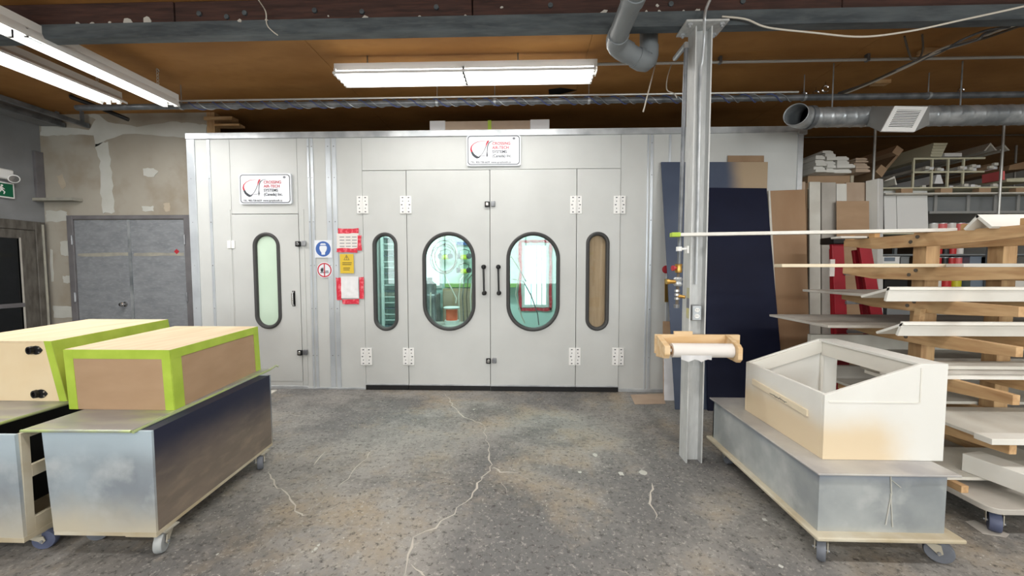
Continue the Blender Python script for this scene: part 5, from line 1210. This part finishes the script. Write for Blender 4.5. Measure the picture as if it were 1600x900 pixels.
# level 3
zz = z_[2]
xq = AZ(1254, 452, zz+.02).x
rboard('flat_panel', 'board_grey', xq, 4.2, 2.765, AZ(1254, 452, zz+.02).y, zz+.001, zz+.02, 'flat grey panel on third arms behind a white moulding', 'panel')
ap = AY(1390, 449, 2.42)
angle_mould(ap.x, (2.42, ap.z), (2.44, zz+.001), (2.62, zz+.025), 'white angle moulding on third arms of the rack')
# level 4
zz = z_[3]
q = AZ(1213, 491, zz+.02); q2 = AZ(1310, 514, zz+.02)
rboard('flat_panel', 'board_grey', (q.x+q2.x)/2, 4.2, max(q2.y, 2.765), q.y, zz+.001, zz+.02, 'broad pale panel jutting out of fourth arms past the ladder', 'panel')
ap = AY(1411, 504, 2.42)
angle_mould(ap.x, (2.42, ap.z), (2.45, zz+.001), (2.60, zz+.004), 'broad white angle moulding on fourth arms of the rack')
# level 5
zz = z_[4]
for k in range(3): rboard('moulding_strip', ('primer_white', 'board_grey', 'primer_white2')[k], 2.2, 4.2, 2.42+.03*k, 2.56+.03*k, zz+.001+.023*k, zz+.022+.023*k, ('lowest white trim board in stack on the fifth arms', 'grey trim board in middle of stack on fifth arms', 'cream trim board topmost of stack on fifth arms')[k], 'trim')
rboard('flat_panel', 'board_grey', 2.3, 4.2, 2.9, 3.35, zz+.001, zz+.022, 'wide grey panel at the far side of fifth arms', 'panel')
rboard('edge_board', 'primer_white2', 2.32, 4.2, 3.2, 3.24, zz+.0225, zz+.14, 'cream board on edge at far side of fifth arms', 'board')
# level 6
zz = z_[5]
xq = AZ(1478, 656, zz+.02).x
rboard('flat_panel', 'primer_white2', xq, 4.2, 2.76, 3.30, zz+.001, zz+.021, 'pale flat panel on sixth arms beyond rack posts', 'panel')
rboard('flat_panel', 'primer_white2', AZ(1520, 675, zz+.02).x, 4.2, AZ(1550, 690, zz+.02).y+.09, 2.65, zz+.001, zz+.021, 'pale narrow panel on sixth arms behind thick white board', 'panel')
rboard('white_board', 'primer_white', AZ(1550, 690, zz+.02).x, 4.2, AZ(1550, 690, zz+.02).y, AZ(1550, 690, zz+.02).y+.085, zz+.001, zz+.034, 'thick white board on the front of sixth arms', 'board')
rboard('edge_board', 'board_grey', 2.4, 4.2, 3.34, 3.38, zz+.001, zz+.12, 'grey board on edge at far side of sixth arms', 'board')
# base level
zz = .196
rboard('flat_panel', 'primer_white2', 2.36, 3.30, 2.26, 2.65, zz, zz+.018, 'pale panel on the rack base under a white plank', 'panel')
p0 = AZ(1502, 722, zz+.02); p0 = AZ(1502, 735, zz+.019); p1 = AZ(1640, 787, zz+.019); h = AY(1502, 708, p0.y).z-p0.z
dv = (p1-p0).normalized(); nv = Vector((-dv.y, dv.x, 0))
t = MB().hexa([p0, p1, p1+nv*.14, p0+nv*.14], [p0+Vector((0, 0, h)), p1+Vector((0, 0, h)), p1+nv*.14+Vector((0, 0, h)), p0+nv*.14+Vector((0, 0, h))]).build('box_plank', 'primer_white', None, .003)
tag(t, 'thick white box plank lying askew on the rack base', 'plank')
# ------------------------------------------------------------------ shelving behind the rack
YS, YS2 = 5.05, 5.5
xs0, xs1 = AY(1367, 400, YS).x, 7.4
t = thing('steel_shelving', ((xs0+xs1)/2, YS, 0), 'grey steel shelving of paint cans behind the drying rack', 'shelving')
for x in (xs0, AY(1447, 400, YS).x, AY(1545, 400, YS).x, xs1):
    for y in (YS, YS2-.03): MB().box(x, x+.035, y, y+.035, 0, 1.859).build('post', 'cabinet', t)
SH = [1.86, 1.59, 1.375, 1.14, .80, .40]
for z in SH: MB().box(xs0, xs1, YS+.036, YS2-.031, z-.02, z).build('shelf', 'cabinet' if z < 1.8 else 'shelf_cream', t)
for x in (xs0+.036,): MB().box(x, x+.005, YS+.036, YS2-.031, .41, 1.55).build('side_sheet', 'cabinet', t)
def can(x, y, z, r, h, mat, label, band=None, n=20):
    t = thing('paint_can', (x, y, z), label, 'can', 'paint cans on the steel shelving')
    MB().lathe([(0, 0), (r, 0), (r, h), (0, h)], (x, y, z+.0005), n=n).build('body', mat, t)
    MB().lathe([(r*.8, 0), (r*1.03, 0), (r*1.03, .008), (r*.8, .008)], (x, y, z+h-.002), n=n).build('rim', 'alu', t)
    MB().lathe([(0, 0), (r*.8, 0), (r*.8, .004), (0, .004)], (x, y, z+h-.002), n=n).build('lid', 'steel', t)
    if band: MB().lathe([(r*.99, 0), (r*1.012, 0), (r*1.012, h*.45), (r*.99, h*.45)], (x, y, z+h*.25), n=n).build('label_band', band, t)
def row(px0, px1, z, items, h, tx):
    n = len(items)
    for k, (mt, bd) in enumerate(items):
        px = px0+(px1-px0)*(k+.5)/n; x = AY(px, 400, YS+.13).x; r = (AY(px1, 400, YS+.13).x-AY(px0, 400, YS+.13).x)/n*.46
        nm = {'can_red': 'red', 'can_white': 'white', 'can_black': 'black', 'can_pink': 'pink', 'can_yellow': 'yellow'}
        can(x, YS+.15, z, r, h, mt, f"{nm[mt]} paint can"+(f" with {nm[bd]} band" if bd else ' with plain side')+' on '+tx)
row(1450, 1520, 1.86, [('can_white', None), ('can_pink', None), ('can_white', 'can_yellow'), ('can_pink', 'can_white'), ('can_white', 'can_red')], .12, 'the uppermost steel shelf')
row(1462, 1506, 1.59, [('can_red', 'can_black'), ('can_black', None), ('can_red', None), ('can_white', None)], .15, 'the shelf below the uppermost')
row(1462, 1505, 1.375, [('can_red', None), ('can_black', 'can_red'), ('can_red', 'can_black'), ('can_pink', 'can_white')], .17, 'the third steel shelf')
row(1458, 1505, 1.14, [('can_white', 'can_red'), ('can_red', 'can_white'), ('can_yellow', None)], .18, 'the fourth steel shelf')
def shelf_box(px0, px1, z, h, mat, label, cat='box', d=.3, y=YS+.05):
    a, b = AY(px0, 400, y).x, AY(px1, 400, y).x
    t = thing('shelf_box', ((a+b)/2, y, z), label, cat)
    MB().box(a, b, y, y+d, z+.0005, z+h-.012).build('body', mat, t, .003); MB().box(a-.004, b+.004, y-.004, y+d+.004, z+h-.012, z+h).build('lid', mat, t, .003)
    return t, a, b
t, a, b = shelf_box(1378, 1406, 1.375, .185, 'white', 'white carton with blue print and green stripe behind ladder')
MB().box(a+.03, b-.06, YS+.047, YS+.05, 1.50, 1.55).build('blue_print', 'cabinet_blue', t); MB().box(a+.03, b-.02, YS+.047, YS+.05, 1.44, 1.47).build('green_stripe', 'tape_green', t)
shelf_box(1408, 1421, 1.375, .185, 'cabinet', 'narrow grey box beside white carton on shelving')
shelf_box(1516, 1534, 1.375, .185, 'cabinet_blue', 'blue grey box beside pink can on shelving'); shelf_box(1550, 1590, 1.375, .18, 'black', 'black box beyond the blue grey box on shelving')
shelf_box(1519, 1541, 1.14, .2, 'cabinet_blue', 'blue grey box beside yellow can on shelving'); shelf_box(1384, 1420, 1.14, .13, 'black', 'low black box on fourth shelf behind ladder')
shelf_box(1560, 1620, 1.14, .17, 'can_white', 'white box at the far end of fourth shelf')
shelf_box(1390, 1440, .80, .24, 'cabinet', 'grey box on the fifth shelf behind ladder'); shelf_box(1465, 1530, .80, .2, 'duct_grey', 'dull grey box on fifth shelf behind rack post'); shelf_box(1560, 1640, .80, .25, 'cabinet_blue', 'wide blue grey box on fifth shelf')
shelf_box(1480, 1540, .40, .22, 'cabinet', 'grey box on the lowest steel shelf'); shelf_box(1555, 1630, .40, .28, 'black', 'black box on lowest steel shelf')
# white panels standing on the shelving
a, b = AY(1374, 298, 5.0), AY(1400, 298, 5.0)
# lit end boards rest on the upper shelf
for p0, p1, lb in ((1381, 1400, 'narrow white panel standing on shelving beside corner board'), (1401, 1449, 'wide pale blue white panel standing on shelving')):
    a, b = AY(p0, 298, 5.13), AY(p1, 298, 5.13)
    leaner('white_sheet', a, b, Vector((a.x, 5.09, 1.8605)), Vector((b.x, 5.09, 1.8605)), .016, 'white', lb)
# ------------------------------------------------------------------ overhead lumber rack
YO = 5.0
zd = AY(1500, 292, YO).z
t = thing('lumber_rack', (5.5, YO, zd-.09), 'hanging lumber platform of boards on steel rods', 'rack')
xo0 = AY(1264, 290, 4.86).x
MB().box(xo0, XR-.3, YO, 6.6, zd-.015, zd).build('deck_board', 'shelf_cream', t, .002)
MB().box(AY(1384, 300, YO).x, XR-.3, YO+.0, YO+.09, zd-.085, zd-.067).build('lower_rail', 'primer_white2', t, .002)
for px in (1418, 1480, 1540, 1598): x = AY(px, 296, YO).x; MB().box(x-.07, x+.07, YO+.005, YO+.08, zd-.067, zd-.015).build('spacer_block', 'kraft', t, .002)
x = AY(1366, 240, YO-.012).x; MB().cyl((x, YO-.012, zd-.1), (x, YO-.012, ZC), .014, 10).build('rod', 'conduit', t)
q = AY(1566, 240, YO-.012); x = q.x; MB().cyl((x, YO-.012, AY(1561, 335, YO).z), (x, YO-.012, ZC), .014, 10).build('rod', 'conduit', t)
MB().cyl((AY(1590, 200, 6.55).x, 6.55, zd), (AY(1590, 200, 6.55).x, 6.55, ZC), .014, 8).build('rod', 'conduit', t)
# metal frame on deck
fz0, fz1, fzm = zd+.001, AY(1440, 248, 5.12).z, AY(1440, 269, 5.12).z
f = thing('pipe_frame', (AY(1470, 270, 5.12).x, 5.12, zd), 'welded pale steel frame holding long mouldings overhead', 'frame')
fx = [AY(p, 260, 5.12).x for p in (1427, 1456, 1481, 1505)]
for k, x in enumerate(fx): MB().box(x-.01, x+.01, 5.11, 5.13, fz0, fz1).build('upright', 'shelf_cream', f)
for z in (fz1, fzm): MB().box(fx[0]-.01, fx[-1]+.25, 5.108, 5.132, z-.012, z+.008).build('crossbar', 'shelf_cream', f)
# grey ribbed panel under the deck
a, b = AY(1450, 303, 5.2), AY(1604, 303, 5.2); z0, z1 = AY(1500, 334, 5.2).z, AY(1500, 304, 5.2).z
g = thing('ribbed_panel', ((a.x+b.x)/2, 5.2, z0), 'grey ribbed steel panel under the lumber platform', 'panel')
MB().box(a.x, b.x+1, 5.2, 5.23, z0, zd-.0855).build('sheet', 'cabinet', g)
for px in (1461, 1512, 1554, 1590): x = AY(px, 320, 5.19).x; MB().box(x-.018, x+.018, 5.18, 5.2, z0, z1).build('rib', 'duct_grey', g, .002)
MB().box(a.x, b.x+1, 5.17, 5.2, z0, z0+.03).build('bottom_flange', 'duct_grey', g)
# timber block and mouldings stack at the left end of the platform
a, b = AY(1276, 270, 4.86), AY(1350, 270, 4.86)
zs = zd+.001; zt_ = AY(1310, 270, 4.86).z
t = thing('timber_bearer', ((a.x+b.x)/2, 4.9, zs), 'wooden bearer under the stack of white mouldings', 'timber')
MB().box(a.x, AY(1344, 270, 4.86).x, 5.002, 5.10, zs, zt_).build('bearer', 'kraft', t, .003); MB().box(AY(1345, 270, 4.86).x, b.x, 5.002, 5.10, zs, zt_).build('green_end', 'wood_rim', t, .002)
MB().box(a.x, b.x, 6.3, 6.4, zs, zt_).build('bearer', 'kraft', t, .003)
mould = [(1272,260,1290,265),(1272,265,1290,269.5),(1273,250,1290,255),(1273,255,1290,259.6),(1273,243,1288,249.6),(1288,234,1305,238),(1291,238.4,1308,244),(1290.5,244.4,1308,250.4),(1290.5,250.8,1308,256.6),(1290.5,257,1304.6,263),(1290.5,263.4,1304.6,269.5),(1309,243.6,1329,249.8),(1309,250.2,1328,256.6),(1305,257,1334,263),(1305,263.4,1334,269.5),
         (1335,264,1358,269.5),(1335.5,259,1357.5,263.6),(1335.5,254.4,1357,258.6),(1335.5,250.6,1356,254),(1335.5,247.2,1354,250.2)]
for k, (x0, y0, x1, y1) in enumerate(mould):
    yy = 4.86+random.uniform(-.03, .03); A, B_ = AY(x0+.2, y1, 4.86), AY(x1-.2, y0, 4.86)
    tan = k >= 15
    z0 = max(A.z, zt_+.0005)
    mb = MB(); xa, xb = A.x, B_.x; z1 = B_.z; d_ = (z1-z0)
    mb.ext([(xa, yy, z0), (xb, yy, z0), (xb, yy, z0+d_*.6), (xb-.02, yy, z0+d_*.75), (xb-.03, yy, z1), (xa, yy, z1)], (0, 1.6, 0))
    tag(mb.build('moulding_strip', 'kraft_grey' if tan else 'primer_white'), 'tan moulding in the stack on the hanging platform' if tan else 'white moulding in the stack on the hanging platform', 'moulding', 'tan stacked mouldings' if tan else 'white stacked mouldings')
# loose overhead pieces
def endpiece(name, quad, Y, depth, mat, label, cat, dx=0):
    p = [AY(x, y, Y) for x, y in quad]; return tag(MB().ext(p, (dx, depth, 0)).build(name, mat), label, cat)
t = thing('channel_moulding', AY(1380, 275, 5.15), 'tilted grey channel moulding with tan ends beside the hanging rod', 'moulding')
for q in (((1394,238),(1402,227),(1412,234),(1404,244)), ((1368,268),(1377,257),(1387,264),(1378,277))): MB().ext([AY(x, y, 5.15) for x, y in q], (0, 1.3, 0)).build('flange', 'kraft', t)
MB().ext([AY(x, y, 5.16) for x, y in ((1387,264),(1404,244),(1402,241),(1384,261))], (0, 1.3, 0)).build('web', 'kraft_dark', t)
def vpiece(apx, lpx, rpx, Y, label, w=3, depth=1.2):
    t = thing('angle_piece', AY(*lpx, Y), label, 'moulding')
    for q in (lpx, rpx):
        MB().ext([AY(apx[0], apx[1], Y), AY(q[0], q[1], Y), AY(q[0]+(w if q is lpx else -w), q[1], Y), AY(apx[0], apx[1]+w*1.2, Y)], (0, depth, 0)).build('leg', 'primer_white2', t)
vpiece((1398,275), (1381,283), (1402,289), 5.1, 'small white angle moulding resting on platform by the corner board')
vpiece((1548,223), (1537,236), (1558,235), 5.3, 'cream angle moulding above the steel frame'); vpiece((1570,226), (1562,235), (1578,235), 5.3, 'cream angle moulding crossed by the hanging rod')
for k in range(5):
    x0 = 1454+k*1.2; y0 = 245-4.4*k
    endpiece('moulding_strip', ((x0, y0), (x0+17+k*.8, y0), (x0+19+k*.8, y0-4), (x0, y0-4)), 5.16, 1.2, 'shelf_cream', 'cream moulding in stepped pile above the steel frame', 'moulding')['group'] = 'stepped pile of cream mouldings'
endpiece('board_end', ((1476,244.5),(1503,244.5),(1503,239),(1476,239)), 5.16, 1.2, 'white', 'white board end above the steel frame', 'board')
sticks = [(1436,1,0),(1447,1,1),(1463,1,0),(1472,1,1),(1489,1,0),(1498,1,1),(1513,1,0),(1523,1,1),(1534,1,0),(1545,1,1),(1441,0,0),(1488,0,1),(1497,0,0),(1512,0,1),(1521,0,0),(1531,0,1),(1541,0,0),(1550,0,1),(1517,2,0),(1529,2,1),(1541,2,0)]
for k, (px, lev, odd) in enumerate(sticks):
    zz = {0: zd+.02, 1: fzm+.026, 2: fzm+.062}[lev]; yf = 5.0+.035*((k*5) % 4); x = AY(px, 270, 5.1).x; w_ = .045
    t = thing('long_moulding', (x, yf, zz), 'long dull moulding sticking out of overhead frame', 'moulding', 'mouldings in the overhead steel frame')
    MB().bar((x, yf, zz), (x-.05, 6.5, zz), w_, .032).build('stick', ('board_grey', 'duct_grey', 'kraft_dark')[k % 3], t, .002)
    MB().bar((x, yf-.004, zz), (x, yf+(.16 if odd else .03), zz), w_+.004, .035).build('plastic_end' if odd else 'painted_end', 'plastic' if odd else 'primer_white2', t, .004)
endpiece('wrapped_bundle', ((1460,287),(1464,273),(1470,273),(1474,287)), 5.14, 1.3, 'plastic', 'plastic wrapped white bundle lying on the platform', 'bundle')
endpiece('pink_block', ((1564,281),(1570,281),(1570,267),(1564,267)), 5.06, .2, 'can_pink', 'small pink block on platform behind the hanging rod', 'block')
endpiece('cream_board', ((1573,284),(1612,284),(1612,277),(1573,279)), 5.2, 1.2, 'shelf_cream', 'long cream board at the far end of the platform', 'board')
endpiece('brown_sheet', ((1576,266),(1620,262),(1620,248),(1578,258)), 5.5, 1.0, 'hardboard', 'brown sheet lying over the cream board overhead', 'sheet')
tag(MB().cyl((AY(1250, 213, 6.0).x, 6.0, AY(1400, 213, 6.0).z), (XR, 6.0, AY(1400, 213, 6.0).z), .010, 8).build('overhead_cable', 'cable_dark'), 'thin dark cable strung behind the hanging platform', 'cable')
# drop the helper bookkeeping
for o in bpy.data.objects:
    if '_o' in o: del o['_o']
    if 'category' in o and 'kind' not in o: o['kind'] = 'thing'
